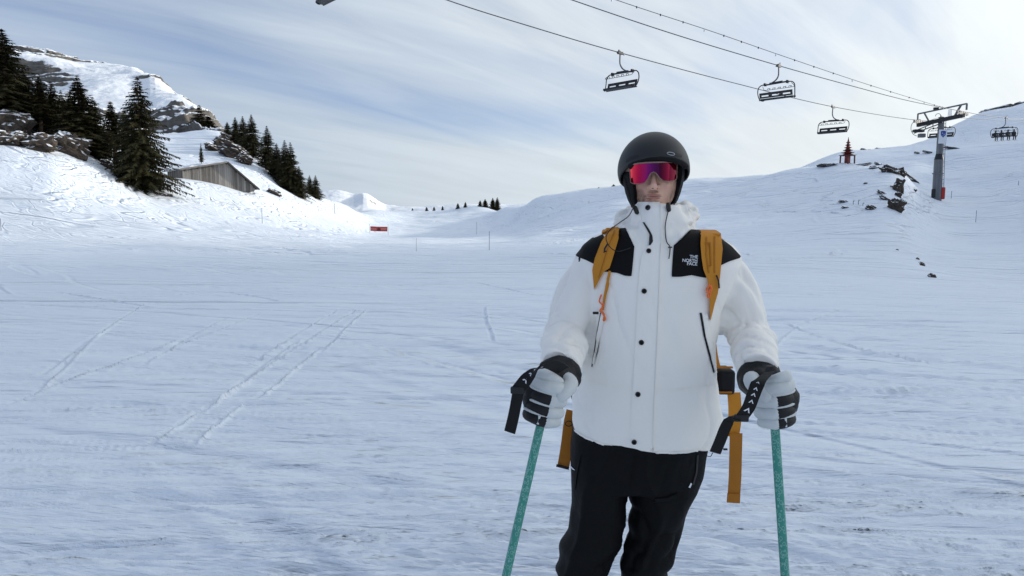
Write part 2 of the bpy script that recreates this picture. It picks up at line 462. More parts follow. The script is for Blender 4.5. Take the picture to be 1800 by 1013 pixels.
SLOPE = -0.028
def col(px, pts, far):
    """in view: (depth, photo row) pairs; far: (distance, height) pairs"""
    th = math.atan((px - PCX) / FPX / 1.006)
    near = [(r, SLOPE * r * math.cos(th)) for r in (0.3, 4.0, 10.0, 18.0)]
    mid = [(D / math.cos(th), P(px, py, D).z) for D, py in pts]
    return (th, near + mid + far)
def off(deg, pts):
    th = R(deg)
    return (th, [(r, SLOPE * r * math.cos(th)) for r in (0.3, 4.0, 10.0)] + pts)
LOW = [(520, -14), (1200, -45), (4000, -140)]
LFT = [(300, 10), (520, -10), (4000, -140)]
RGT = [(330, 20), (520, 5), (1200, -40), (4000, -140)]
COLS = [
    off(-180, [(30, 1.0), (60, 4), (110, 16), (200, 42), (300, 60), (4000, -60)]),  # unseen hill behind the camera, added so its sunlit snow brightens the man
    off(-135, [(30, 0.8), (50, 4), (90, 18), (150, 42), (300, 70), (4000, -60)]),  # same unseen hill, turned to the sun for bounce light
    off(-90, [(30, 0.2), (60, 4), (100, 15), (200, 34), (300, 40), (4000, -100)]),
    off(-55, [(30, -0.4), (60, 3.2), (85, 10), (110, 16), (200, 30), (300, 30), (4000, -100)]),
    col(-120, [(30, 470), (45, 424), (60, 380), (74, 300), (82, 235), (90, 220), (100, 195), (130, 170), (160, 165)], LFT),
    col(0, [(30, 472), (45, 430), (60, 396), (72, 330), (80, 268), (84, 250), (90, 240), (100, 208), (130, 180), (160, 175)], LFT),
    col(90, [(30, 472), (45, 431), (60, 400), (72, 345), (82, 282), (88, 259), (94, 250), (102, 222), (130, 200), (160, 190)], LFT),
    col(150, [(30, 473), (45, 432), (60, 404), (75, 352), (85, 298), (92, 270), (98, 262), (106, 240), (130, 220), (170, 200)], LFT),
    col(200, [(30, 473), (45, 433), (60, 408), (75, 366), (86, 325), (94, 298), (102, 285), (112, 270), (135, 250), (180, 220)], LFT),
    col(250, [(30, 474), (45, 434), (60, 411), (75, 376), (88, 346), (96, 326), (104, 309), (115, 296), (140, 268), (185, 238)], LFT),
    col(300, [(30, 474), (45, 435), (60, 414), (80, 381), (95, 342), (105, 310), (110, 311), (122, 300), (150, 262), (190, 238)], LFT),
    col(380, [(30, 475), (45, 438), (60, 420), (80, 396), (100, 355), (109, 323), (114, 325), (128, 302), (160, 256), (190, 232)], LFT),
    col(450, [(30, 476), (45, 442), (60, 424), (90, 395), (108, 358), (116, 334), (123, 332), (140, 304), (165, 270), (185, 256)], LFT),
    col(500, [(30, 477), (45, 445), (60, 427), (90, 403), (115, 372), (128, 346), (145, 330), (165, 310), (180, 304)], [(300, -2)] + LOW),
    col(545, [(30, 478), (45, 446), (60, 429), (100, 405), (128, 378), (146, 353), (158, 340), (168, 336)], [(300, -3)] + LOW),
    col(600, [(30, 479), (45, 447), (60, 431), (100, 415), (140, 394), (165, 373), (182, 361), (198, 358)], [(300, -6)] + LOW),
    col(650, [(30, 480), (45, 448), (60, 433), (100, 420), (150, 411), (175, 401), (210, 386), (250, 372), (280, 369)], LOW),
    col(720, [(30, 480), (45, 448), (60, 433), (100, 421), (163, 411), (200, 399), (250, 385), (300, 374), (350, 371)], LOW),
    col(790, [(30, 480), (45, 448), (60, 433), (100, 421), (163, 409), (200, 396), (250, 382), (285, 372), (300, 369), (330, 369)], LOW),
    col(845, [(30, 480), (45, 448), (60, 433), (100, 420), (160, 405), (200, 391), (250, 377), (280, 366), (295, 361), (330, 362)], LOW),
    col(890, [(30, 480), (45, 447), (60, 432), (100, 418), (140, 400), (170, 382), (190, 368), (200, 364), (230, 368)], LOW),
    col(950, [(30, 479), (45, 446), (60, 430), (85, 414), (108, 394), (128, 368), (142, 350), (152, 345), (185, 356)], LOW),
    col(1000, [(28, 484), (45, 443), (75, 419), (95, 395), (115, 363), (128, 346), (138, 340), (170, 350)], LOW),
    col(1100, [(28, 482), (40, 452), (65, 425), (85, 391), (105, 353), (118, 331), (128, 325), (160, 338)], LOW),
    col(1200, [(27, 484), (38, 456), (60, 425), (80, 386), (100, 346), (112, 323), (120, 318), (150, 330)], LOW),
    col(1300, [(26, 487), (36, 461), (52, 436), (72, 393), (92, 342), (103, 318), (110, 312), (140, 325)], LOW),
    col(1400, [(26, 489), (34, 466), (48, 440), (66, 394), (86, 334), (97, 302), (103, 298), (125, 310), (160, 306), (200, 298)], [(300, 5)] + LOW),
    col(1480, [(26, 491), (34, 468), (46, 442), (64, 388), (83, 320), (92, 293), (96, 290), (110, 298), (140, 296), (200, 270)], [(300, 8)] + LOW),
    col(1555, [(26, 493), (34, 470), (46, 442), (60, 394), (76, 325), (85, 294), (88, 291), (96, 302), (115, 302), (130, 280), (150, 278), (200, 262)], RGT),
    col(1585, [(26, 495), (34, 472), (44, 450), (54, 420), (64, 385), (76, 330), (84, 302), (87, 300), (96, 318), (112, 302), (130, 276), (150, 276), (203, 259)], RGT),
    col(1612, [(26, 497), (34, 474), (44, 453), (54, 430), (64, 402), (74, 370), (82, 345), (87, 337), (98, 330), (112, 300), (130, 272), (150, 273), (206, 252)], RGT),
    col(1645, [(26, 498), (36, 474), (48, 452), (60, 426), (72, 398), (85, 366), (93, 351), (104, 330), (117, 300), (130, 268), (150, 270), (180, 262), (212, 233)], RGT),
    col(1720, [(26, 501), (38, 478), (60, 436), (80, 390), (97, 340), (113, 295), (130, 254), (150, 258), (180, 243), (218, 198)], RGT),
    col(1800, [(26, 505), (40, 477), (60, 432), (80, 378), (97, 320), (113, 278), (130, 243), (150, 246), (180, 224), (224, 181)], [(330, 32), (520, 10), (4000, -140)]),
    off(42, [(25, -0.8), (50, 0.2), (80, 5.0), (110, 11), (150, 18), (200, 26), (280, 40), (360, 46), (520, 30), (4000, -140)]),
    off(48, [(25, -0.6), (50, 0.8), (80, 6.0), (110, 12), (150, 20), (215, 33), (300, 52), (380, 60), (520, 55), (4000, -140)]),  # unseen ridge from here on, heights shaped so its shadow covers the foreground
    off(55, [(25, -0.4), (50, 1.5), (80, 8.0), (110, 15), (150, 24), (215, 36), (300, 52), (380, 61), (520, 56), (4000, -140)]),
    off(62, [(25, -0.2), (50, 2.4), (80, 10), (110, 19), (150, 31), (200, 46), (260, 65), (350, 86), (520, 90), (4000, -140)]),
    off(68, [(25, 0.0), (50, 3), (80, 12), (150, 40), (200, 62), (260, 84), (350, 106), (520, 110), (4000, -140)]),
    off(74, [(25, 0.2), (50, 3), (80, 11), (150, 36), (200, 54), (260, 72), (350, 90), (520, 95), (4000, -140)]),
    off(82, [(25, 0.2), (50, 2), (80, 6), (150, 18), (200, 27), (260, 36), (350, 46), (520, 50), (4000, -140)]),  # unseen ridge kept low here so sun reaches the snow behind the camera
    off(95, [(25, 0.3), (50, 1.5), (80, 3), (150, 8), (260, 16), (520, 25), (4000, -140)]),
    off(130, [(30, 0.8), (100, 4), (200, 9), (300, 14), (520, 20), (4000, -100)]),
    off(180, [(30, 1.0), (60, 4), (110, 16), (200, 42), (300, 60), (4000, -60)]),
]
REL = Relief(COLS, 0.3, 4000.0, nr=900, smooth=3)
def terrain(X, Y):
    X = np.asarray(X, float); Y = np.asarray(Y, float)
    z = REL(X, Y); r = np.hypot(X, Y)
    w = sstep(6, 60, r)
    z = z + w * 0.10 * fbm2(X * 0.16, Y * 0.16, 3, 4) + sstep(50, 110, r) * 0.30 * fbm2(X * 0.09, Y * 0.09, 11, 3)
    z = z + sstep(2, 8, r) * 0.012 * fbm2(X * 0.5, Y * 1.1, 7, 3)
    return z
def tz(x, y): return float(terrain(np.array([x]), np.array([y]))[0])
_DS = np.concatenate([np.linspace(1.5, 40, 1600), np.linspace(40.05, 420, 5200)])
def hit(px, py):
    """where the line of sight through a photo pixel first meets the ground"""
    u, v = (px - PCX) / FPX, -(py - PCY) / FPX
    dy, dz = _cp + v * _sp, -_sp + v * _cp
    X = _DS * u / dy; Zr = CZ + _DS * dz / dy
    below = np.nonzero(terrain(X, _DS) >= Zr)[0]
    if len(below) == 0: return None
    k = below[0]; return Vector((X[k], _DS[k], Zr[k]))
def at_depth(px, D):
    """ground point on the bearing of photo column px at depth D"""
    x = D * (px - PCX) / FPX / 1.006
    return Vector((x, D, tz(x, D)))

def ski_relief(X, Y):
    """grooves, berms and scraped patches that skis left in the snow near the stand"""
    rs = np.random.RandomState(5)
    Z = np.zeros_like(X); r = np.hypot(X, Y)
    near = (r < 150) & (Y > 0)
    x = X[near]; y = Y[near]; z = np.zeros_like(x); rn = r[near]
    gap = np.where(rn < 12, rn ** 2 * 7.5e-4, np.where(rn < 60, rn ** 2 * 2.3e-4, rn * 0.0066))   # spacing of the sheet's rows
    def track(x0, y0, ang, curv, half, w, dep, berm, side, seed, wob=0.02):
        ca, sa = math.cos(ang), math.sin(ang)
        m = np.abs(y - y0) < (half * abs(sa) + abs(curv) * half * half + 6 * w + 0.4)
        m &= np.abs(x - x0) < half + 1
        if not m.any(): return
        dx = x[m] - x0; dy = y[m] - y0
        s = dx * ca + dy * sa; t = -dx * sa + dy * ca - curv * s * s - wob * noise2(s * 0.7, s * 0 + seed, seed)
        end = sstep(half, half * 0.75, np.abs(s))
        nb = 0.75 + 0.30 * noise2(s * 1.6, t * 5, seed + 1) + 0.22 * noise2(s * 7, t * 9, seed + 2)
        g = -dep * np.exp(-(t / w) ** 4) * (0.75 + 0.25 * noise2(s * 1.5, s * 0, seed + 3))
        b = berm * np.exp(-((t - side * w * 1.45) / (0.55 * w)) ** 2) * np.clip(nb, 0, 2)
        z[m] += end * (g + b) * np.clip(w * (1.8 + 2.0 * abs(sa)) / gap[m] - 0.4, 0, 1)
    def flow(tx):                      # tracks fan across the run: level at the left, coming down towards the stand at the right
        return float(np.interp(tx, [-0.8, -0.3, 0.1, 0.45, 0.8], [7, 4, -3, -15, -24]))
    for k in range(150):            # bundles of parallel edge lines, long, straight or gently curved
        d = 1 / rs.uniform(1 / 14.0, 1 / 2.5); tx = rs.uniform(-0.85, 0.85)
        gd = d * d * 7.5e-4
        ang0 = flow(tx) + rs.normal(0, 5.5); cv = rs.normal(0, 0.006); half = rs.uniform(1.0, 3.6) * (1 + d * 0.12)
        for q in range(rs.randint(1, 5)):
            w = max(rs.uniform(0.009, 0.020), gd * rs.uniform(0.7, 1.0)); dep = min(w * rs.uniform(0.3, 0.6), 0.018)
            track(tx * d + rs.normal(0, 0.6), d + rs.normal(0, 0.10) * (1 + d * 0.08), R(ang0 + rs.normal(0, 1.0)), cv, half * rs.uniform(0.5, 1.1), w, dep, dep * rs.uniform(0.4, 0.9), rs.choice([-1, 1]), 2000 + 7 * k + q, 0.015)
    for k in range(60):             # slid turns: a scraped step with a ploughed edge
        d = 2.6 * (20 / 2.6) ** rs.rand(); tx = rs.uniform(-0.85, 0.85); w = rs.uniform(0.05, 0.13)
        track(tx * d, d, R(flow(tx) + rs.normal(0, 6)), rs.normal(0, 0.015), rs.uniform(0.7, 2.6) * (1 + d * 0.05), w, w * 0.13, w * rs.uniform(0.12, 0.30), rs.choice([-1, 1]), 100 + k, 0.03)
    for k in range(26):            # steeper crossing tracks
        d = rs.uniform(9, 60); x0 = (rs.rand() - 0.5) * 1.5 * d
        ang = R(rs.choice([-1, 1]) * rs.uniform(25, 65)); w = rs.uniform(0.018, 0.030) * (1 + d * 0.03)
        track(x0, d, ang, rs.normal(0, 0.02), rs.uniform(1.5, 6), w, w * 0.5, w * 0.6, rs.choice([-1, 1]), 700 + k, 0.02)
    for k in range(120):           # wide old turns on the slopes farther off
        d = rs.uniform(38, 135); tx = rs.uniform(-0.74, 0.74)
        ang = R(rs.normal(0, 45)); w = rs.uniform(0.10, 0.24)
        track(tx * d, d, ang, rs.normal(0, 0.02), rs.uniform(3, 13), w, w * 0.32, w * 0.26, rs.choice([-1, 1]), 1400 + k, 0.3)
    def pair(pts, w=0.030, dep=0.022, berm=0.030):   # long straight tracks that can be followed in the photograph
        a, b = hit(*pts[0]), hit(*pts[1])
        if a is None or b is None: return
        m = (a + b) / 2; d = b - a; L = math.hypot(d.x, d.y)
        track(m.x, m.y, math.atan2(d.y, d.x), 0.004, L * 0.56, w, dep, berm, 1, int(pts[0][0]) + 900, 0.015)
    for q in (((622, 545), (345, 720)), ((592, 545), (430, 640)), ((520, 600), (350, 725)), ((560, 612), (450, 700)),
              ((455, 552), (300, 612)), ((395, 560), (250, 640)), ((250, 535), (70, 655)), ((300, 600), (15, 710)),
              ((180, 580), (60, 690)), ((350, 720), (265, 780)), ((420, 712), (340, 780)), ((640, 545), (560, 618)),
              ((1380, 570), (1500, 612)), ((1500, 612), (1640, 640)), ((850, 540), (862, 600)), 
              ((740, 430), (760, 520))):
        pair(q)
    # scraped, crumbly snow
    pa = sstep(0.05, 0.55, fbm2(x * 0.45, y * 0.7, 21, 3))
    cr = 0.005 * noise2(x * 9, y * 14, 31) + 0.005 * noise2(x * 22, y * 30, 32) 
    lay = fbm2(x * 0.8 + 0.3 * noise2(x * 0.7, y * 2, 40), y * 6.5, 41, 4, 0.6)
    rid = 1 - np.abs(fbm2(x * 0.55 + 3, y * 4.2 + 0.6 * noise2(x * 0.6, y, 43), 42, 3))
    z += cr * (0.08 + 0.20 * pa) * np.exp(-(gap / 0.03) ** 2) + 0.005 * lay * np.exp(-(gap / 0.07) ** 2) + 0.006 * sstep(0.72, 1.0, rid) * np.exp(-(gap / 0.10) ** 2)
    fan = sstep(0.2, 0.7, fbm2(x * 0.5 + 9, y * 0.5, 51, 2)) * (r[near] < 9)
    z += fan * 0.010 * (1 - np.abs(noise2((x + 1.3 * y) * 1.3, (y - 0.4 * x) * 7, 52)))
    Z[near] = z * sstep(1.2, 2.2, r[near]) * (1 - 0.5 * sstep(120, 150, r[near]))
    return Z

def build_terrain():
    th = np.concatenate([np.linspace(-180, -46, 60)[:-1], np.linspace(-46, 46, 860)[:-1], np.linspace(46, 180, 72)[:-1]])
    th = np.radians(th)
    inv = lambda a, b, n: 1.0 / np.linspace(1.0 / a, 1.0 / b, n)
    r = np.concatenate([np.linspace(0.35, 2.3, 16)[:-1], inv(2.3, 12, 470)[:-1], inv(12, 60, 290)[:-1],
                        np.exp(np.linspace(math.log(60), math.log(420), 296))[:-1], np.exp(np.linspace(math.log(420), math.log(4000), 30))])
    RR, TH = np.meshgrid(r, th, indexing='ij')
    X = (RR * np.sin(TH)).ravel(); Y = (RR * np.cos(TH)).ravel()
    Z = terrain(X, Y) + ski_relief(X, Y)
    nr, nc = len(r), len(th)
    F = grid_faces(nr, nc, wrap=True)[:, ::-1]
    V = np.stack([X, Y, Z], -1)
    V = np.vstack([V, [[0, 0, tz(0, 0.1)]]])
    j = np.arange(nc); c = len(V) - 1
    me = np_mesh('snow_ground', V, F)
    # close the small hole under the photographer
    bm = bmesh.new(); bm.from_mesh(me); bm.verts.ensure_lookup_table()
    for k in range(nc):
        bm.faces.new((bm.verts[c], bm.verts[(k + 1) % nc], bm.verts[k]))
    bm.to_mesh(me); bm.free()
    o = link_mesh('snow_ground', me, snow.m)
    tag(o, kind='structure')
    return o
GROUND = build_terrain()

# ------------------------------------------------------------------ mountain behind the trees, far hills
def build_mountain():
    def c(px, pts):
        th = math.atan((px - PCX) / FPX / 1.006)
        return (th, [(D / math.cos(th), P(px, py, D).z) for D, py in pts])
    cols = [
        c(-1300, [(185, 260), (240, 250), (330, 235), (400, 225), (430, 220), (470, 220), (560, 240)]),
        c(-700, [(185, 225), (240, 215), (330, 190), (400, 150), (430, 132), (470, 128), (560, 160)]),
        c(-160, [(185, 215), (240, 200), (330, 165), (400, 120), (430, 95), (470, 85), (560, 130)]),
        c(0, [(185, 222), (240, 205), (330, 165), (395, 140), (410, 105), (440, 92), (480, 90), (560, 130)]),
        c(60, [(185, 226), (240, 208), (330, 165), (392, 142), (405, 106), (435, 93), (470, 92), (560, 130)]),
        c(110, [(185, 230), (240, 212), (330, 168), (392, 138), (404, 112), (430, 99), (470, 98), (560, 135)]),
        c(150, [(185, 236), (240, 215), (330, 172), (392, 130), (410, 116), (440, 107), (470, 107), (560, 145)]),
        c(220, [(185, 246), (240, 222), (330, 180), (400, 130), (425, 114), (450, 112), (560, 150)]),
        c(250, [(185, 252), (240, 226), (320, 190), (380, 150), (410, 124), (430, 117), (560, 155)]),
        c(285, [(185, 262), (232, 250), (240, 214), (256, 205), (320, 182), (370, 150), (395, 136), (560, 170)]),
        c(320, [(185, 262), (230, 250), (238, 210), (252, 204), (300, 190), (345, 168), (370, 160), (560, 200)]),
        c(350, [(185, 258), (228, 248), (235, 212), (250, 205), (290, 196), (320, 188), (340, 184), (560, 230)]),
        c(375, [(185, 252), (224, 244), (232, 222), (245, 212), (275, 208), (300, 206), (560, 260)]),
        c(395, [(185, 250), (220, 244), (230, 238), (245, 234), (260, 233), (560, 290)]),
        c(430, [(185, 268), (220, 270), (245, 272), (260, 275), (560, 330)]),
    ]
    rel = Relief(cols, 180, 640, nr=500, smooth=1)
    th = np.concatenate([np.linspace(math.atan(-2150 / 1257), math.atan(-1060 / 1257), 150)[:-1], np.linspace(math.atan(-1060 / 1257), math.atan(-475 / 1257), 520)]); r = np.linspace(206, 620, 460)
    RR, TH = np.meshgrid(r, th, indexing='ij'); X = RR * np.sin(TH); Y = RR * np.cos(TH)
    Z = rel(X, Y)
    n = fbm2(X * 0.03, Y * 0.03, 61, 5, 0.55)
    led = Z + 5 * n
    st = led / 5.5; fr = st - np.floor(st)                       # rock strata: ledges and risers
    amp = sstep(-0.2, 0.5, fbm2(X * 0.012, Y * 0.012, 66, 3) + 0.45 * sstep(math.atan(-690 / 1257), math.atan(-600 / 1257), TH) + 0.3 * sstep(math.atan(-720 / 1257), math.atan(-800 / 1257), TH))
    Z = Z + amp * 7.5 * (sstep(0.15, 0.6, fr) - fr) + 1.2 * n + (0.12 + 0.9 * amp) * fbm2(X * 0.10, Y * 0.10, 62, 4, 0.6)
    F = grid_faces(len(r), len(th))[:, ::-1]
    me = np_mesh('mountain', np.stack([X, Y, Z], -1).reshape(-1, 3), F)
    tag(link_mesh('mountain', me, MOUNT.m), kind='structure')
build_mountain()
def build_far_hill():
    def c(px, pts):
        th = math.atan((px - PCX) / FPX / 1.006)
        return (th, [(D / math.cos(th), P(px, py, D).z) for D, py in pts])
    cols = [c(500, [(600, 385), (700, 350), (800, 342), (1000, 380)]), c(575, [(600, 385), (700, 356), (800, 338), (1000, 380)]),
            c(600, [(600, 385), (700, 360), (800, 336), (1000, 380)]), c(622, [(600, 385), (700, 364), (800, 343), (1000, 380)]),
            c(642, [(600, 385), (690, 364), (720, 343), (780, 340), (1000, 380)]), c(660, [(600, 385), (700, 368), (800, 352), (1000, 385)]),
            c(680, [(600, 385), (700, 374), (800, 363), (1000, 388)]), c(720, [(600, 388), (800, 365), (1000, 388)]),
            c(790, [(600, 388), (800, 363), (1000, 388)]), c(900, [(600, 388), (800, 358), (1000, 380)]), c(1000, [(600, 388), (800, 361), (1000, 385)])]
    rel = Relief(cols, 590, 1300, nr=300, smooth=1)
    th = np.linspace(math.atan(-400 / 1257), math.atan(100 / 1257), 420); r = np.linspace(620, 1150, 200)
    RR, TH = np.meshgrid(r, th, indexing='ij'); X = RR * np.sin(TH); Y = RR * np.cos(TH)
    Z = rel(X, Y) + 1.6 * fbm2(X * 0.02, Y * 0.02, 71, 5, 0.6) + 2.0 * fbm2(X * 0.06, Y * 0.06, 72, 3, 0.6) * sstep(0.25, 0.6, fbm2(X * 0.008, Y * 0.008, 73, 2))
    me = np_mesh('far_hill', np.stack([X, Y, Z], -1).reshape(-1, 3), grid_faces(len(r), len(th))[:, ::-1])
    tag(link_mesh('far_hill', me, FARHILL.m), kind='structure')
build_far_hill()
# ------------------------------------------------------------------ rocks
def rock_mesh(name, seed, sx, sy, sz, sub=4, rough=0.35):
    bm = bmesh.new(); bmesh.ops.create_icosphere(bm, subdivisions=sub, radius=1.0)
    V = np.array([v.co[:] for v in bm.verts])
    V = np.sign(V) * np.abs(V) ** 0.75                       # blocky
    d = fbm3(V[:, 0] * 1.6, V[:, 1] * 1.6, V[:, 2] * 2.6, seed, 4, 0.55)
    cell = np.floor((V[:, 2] + 0.4 * d) * 2.2) / 2.2
    k = 1 + rough * d + 0.09 * np.sin(cell * 9 + seed) + 0.10 * (1 - np.abs(noise3(V[:, 0] * 4, V[:, 1] * 4, V[:, 2] * 1.2, seed + 9)))
    V = V * k[:, None] * np.array([sx, sy, sz])
    for v, p in zip(bm.verts, V): v.co = p
    me = bpy.data.meshes.new(name); bm.to_mesh(me); bm.free()
    return me
def rock(px, py, wpx, hpx, label, D=None, tilt=0.0, seed=1, group=None, deep=0.7, sink=0.15, mat=None):
    """a rock showing wpx by hpx photo pixels round (px, py)"""
    p = hit(px, py + hpx * 0.5) if D is None else P(px, py + hpx * 0.5, D)
    if p is None: return None
    s = p.y / FPX * (1.15 if group is G3 else 1.0); sx, sz = wpx * s / 2, hpx * s / 2
    me = rock_mesh('rock', seed, sx * 0.92, max(sx, sz) * deep, sz * 1.05, 4 if wpx > 18 else 3)
    o = link_mesh('rock', me, mat or ROCK.m, None, smooth=False)
    o.location = (p.x, p.y + max(sx, sz) * deep * 0.4, p.z + sz * (1 - sink))
    o.rotation_euler = (0, tilt, math.atan2(p.x, p.y) * -1)
    tag(o, label, 'rock', group)
    return o
G1, G2, G3 = 'rocks under the left spruces', 'rocks on the slope above the hut', 'rocks along the edge of the right hillock'
ROCKS = [
    (14, 218, 60, 46, 'dark broken rock face at the left picture edge under the tall spruces', 0.1, G1, 1.0),
    (12, 243, 44, 24, 'low dark rock shelf just below the leftmost rock face', 0.0, G1, 0.9),
    (64, 249, 52, 30, 'brown cracked boulder with a snow cap below the bare-trunked spruce', 0.05, G1, 0.8),
    (122, 253, 52, 36, 'big slanting dark boulder left of the large lone spruce', 0.45, G1, 0.8),
    (165, 256, 46, 30, 'brownish rock step between the slanting boulder and the lone spruce', 0.4, G1, 0.8),
    (88, 226, 36, 18, 'flat rock showing through snow among the low spruces', 0.1, G1, 0.8),
    (188, 289, 24, 12, 'small dark stone at the upper left foot of the lone spruce', 0.5, G1, 0.7),
    (201, 301, 14, 8, 'tiny dark stone touching the lowest left branches of the lone spruce', 0.3, G1, 0.7),
    (291, 342, 20, 5, 'small flat stone in the snow below the lone spruce', 0.2, G1, 0.7),
    (385, 250, 22, 14, 'small dark rock at the foot of the grey cliff', 0.4, G2, 0.8),
    (372, 259, 26, 12, 'slanted rock band half covered with snow left above the hut ridge', 0.45, G2, 0.8),
    (408, 264, 44, 26, 'largest brown rock above the hut beside the spruce row', 0.5, G2, 0.8),
    (396, 241, 22, 12, 'rock streak just right of the grey cliff', 0.45, G2, 0.8),
    (418, 246, 20, 9, 'narrow rock streak in the snow left of the spruce row', 0.4, G2, 0.8),
    (428, 280, 26, 16, 'dark rock tucked under the first spruce of the row', 0.5, G2, 0.8),
    (481, 337, 22, 9, 'lone flat rock in the snow right of the hut', 0.45, G2, 0.7),
    (476, 296, 18, 9, 'rock poking out under the middle of the spruce row', 0.5, G2, 0.7),
    (1457, 289, 22, 5, 'flat dark stones on the crest left of the red pagoda', 0.0, G3, 0.8),
    (1442, 291, 9, 3, 'smallest stone on the crest left of the red pagoda', 0.0, G3, 0.8),
    (1516, 289, 26, 3, 'thin rock streak on the crest right of the red pagoda', -0.1, G3, 0.8),
    (1538, 294, 13, 4, 'small rock below the crest between pagoda and the dark outcrop', 0.1, G3, 0.8),
    (1547, 288, 14, 4, 'thin slanting rock at the left end of the dark outcrop', 0.45, G3, 0.8),
    (1566, 297, 24, 12, 'dark rugged outcrop on the crest of the hillock nose', 0.35, G3, 0.8),
    (1583, 301, 18, 13, 'dark outcrop block at the right end of the hillock crest', 0.3, G3, 0.8),
    (1558, 299, 12, 5, 'small rock hanging under the left end of the crest outcrop', 0.3, G3, 0.8),
    (1598, 309, 20, 5, 'thin rock rib running down right from the crest outcrop', 0.65, G3, 0.8),
    (1610, 318, 18, 4, 'lowest sliver of the rib right of the crest outcrop', 0.7, G3, 0.8),
    (1580, 325, 15, 24, 'tall pointed rock in the middle of the hillock nose', 0.15, G3, 0.7),
    (1569, 328, 6, 3, 'tiny stone left of the tall pointed rock', 0.2, G3, 0.8),
    (1580, 342, 10, 9, 'small block between the pointed rock and the big lower rock', 0.3, G3, 0.8),
    (1577, 359, 22, 24, 'largest dark rock low on the hillock nose', 0.25, G3, 0.7),
    (1560, 349, 20, 5, 'flat rock ledge leading into the largest lower rock', 0.5, G3, 0.8),
    (1553, 339, 16, 4, 'slanting rock streak above the flat ledge', 0.5, G3, 0.8),
    (1532, 364, 14, 8, 'isolated rounded rock on the snow face left of the lower rocks', 0.5, G3, 0.8),
    (1522, 322, 5, 3, 'tiny lone stone in the middle of the hillock face', 0.0, G3, 0.8),
    (1485, 354, 16, 3, 'thin rock streak on the hillock face near dry stalks', 0.15, G3, 0.8),
    (1486, 364, 10, 4, 'little stone under the thin streak on the hillock face', 0.3, G3, 0.8),
    (1608, 334, 6, 4, 'single stone left of the lift tower foot', 0.3, G3, 0.8),
    (1578, 439, 4, 2, 'topmost tiny stone of the chain low on the hillock edge', 0.6, G3, 0.8),
    (1614, 455, 6, 3, 'second stone of the chain low on the hillock edge', 0.8, G3, 0.8),
    (1623, 465, 12, 5, 'long stone of the chain low on the hillock edge', 0.9, G3, 0.8),
    (1640, 484, 11, 8, 'largest and lowest stone of the chain on the hillock edge', 0.9, G3, 0.8),
]
for k, (px, py, w, h, lab, tl, g, dp) in enumerate(ROCKS):
    rock(px, py, w, h, lab, None, tl, 300 + k, g, dp, 0.62 if g is G3 and w < 30 else 0.25)
SNOWROCK = make_rock('ridge_rock', 1.0, 0.80, c_lo=(0.03, 0.028, 0.027), c_hi=(0.16, 0.15, 0.14), scale=0.5, patch=0.2)
for k, (px, py, w, h, D, lab) in enumerate([
        (1755, 190, 44, 8, 222, 'dark rock band on the skyline ridge above the far lift chair'),
        (1735, 198, 24, 6, 220, 'smaller rock band left end of the skyline ridge'),
        (1790, 184, 26, 6, 224, 'rock band on the skyline ridge at the right picture edge'),
        (1527, 268, 26, 4, 196, 'thin rock line on the back ridge right of the pagoda'),
        (1545, 274, 12, 3, 194, 'end of the rock line on the back ridge right of the pagoda'),
        (1630, 262, 14, 3, 130, 'rock sliver on the snow fold left of the tower shaft'),
        (1672, 256, 24, 3, 131, 'rock sliver on the snow fold right of the tower shaft'),
        (1612, 263, 8, 3, 131, 'tiny stone on the snow fold farther left of the tower shaft')]):
    p = at_depth(px, D)
    s = D / FPX
    o = link_mesh('rock', rock_mesh('rock', 500 + k, w * s / 2, w * s * 0.3, h * s * 0.6, 3), SNOWROCK.m, None, smooth=False)
    o.location = P(px, py, D - 1.0); o.location.z = p.z - h * s * 0.25; o.rotation_euler = (0, -0.15 if px > 1700 else 0.2, -math.atan2(p.x, p.y))
    tag(o, lab, 'rock', 'rocks on the far right ridges')

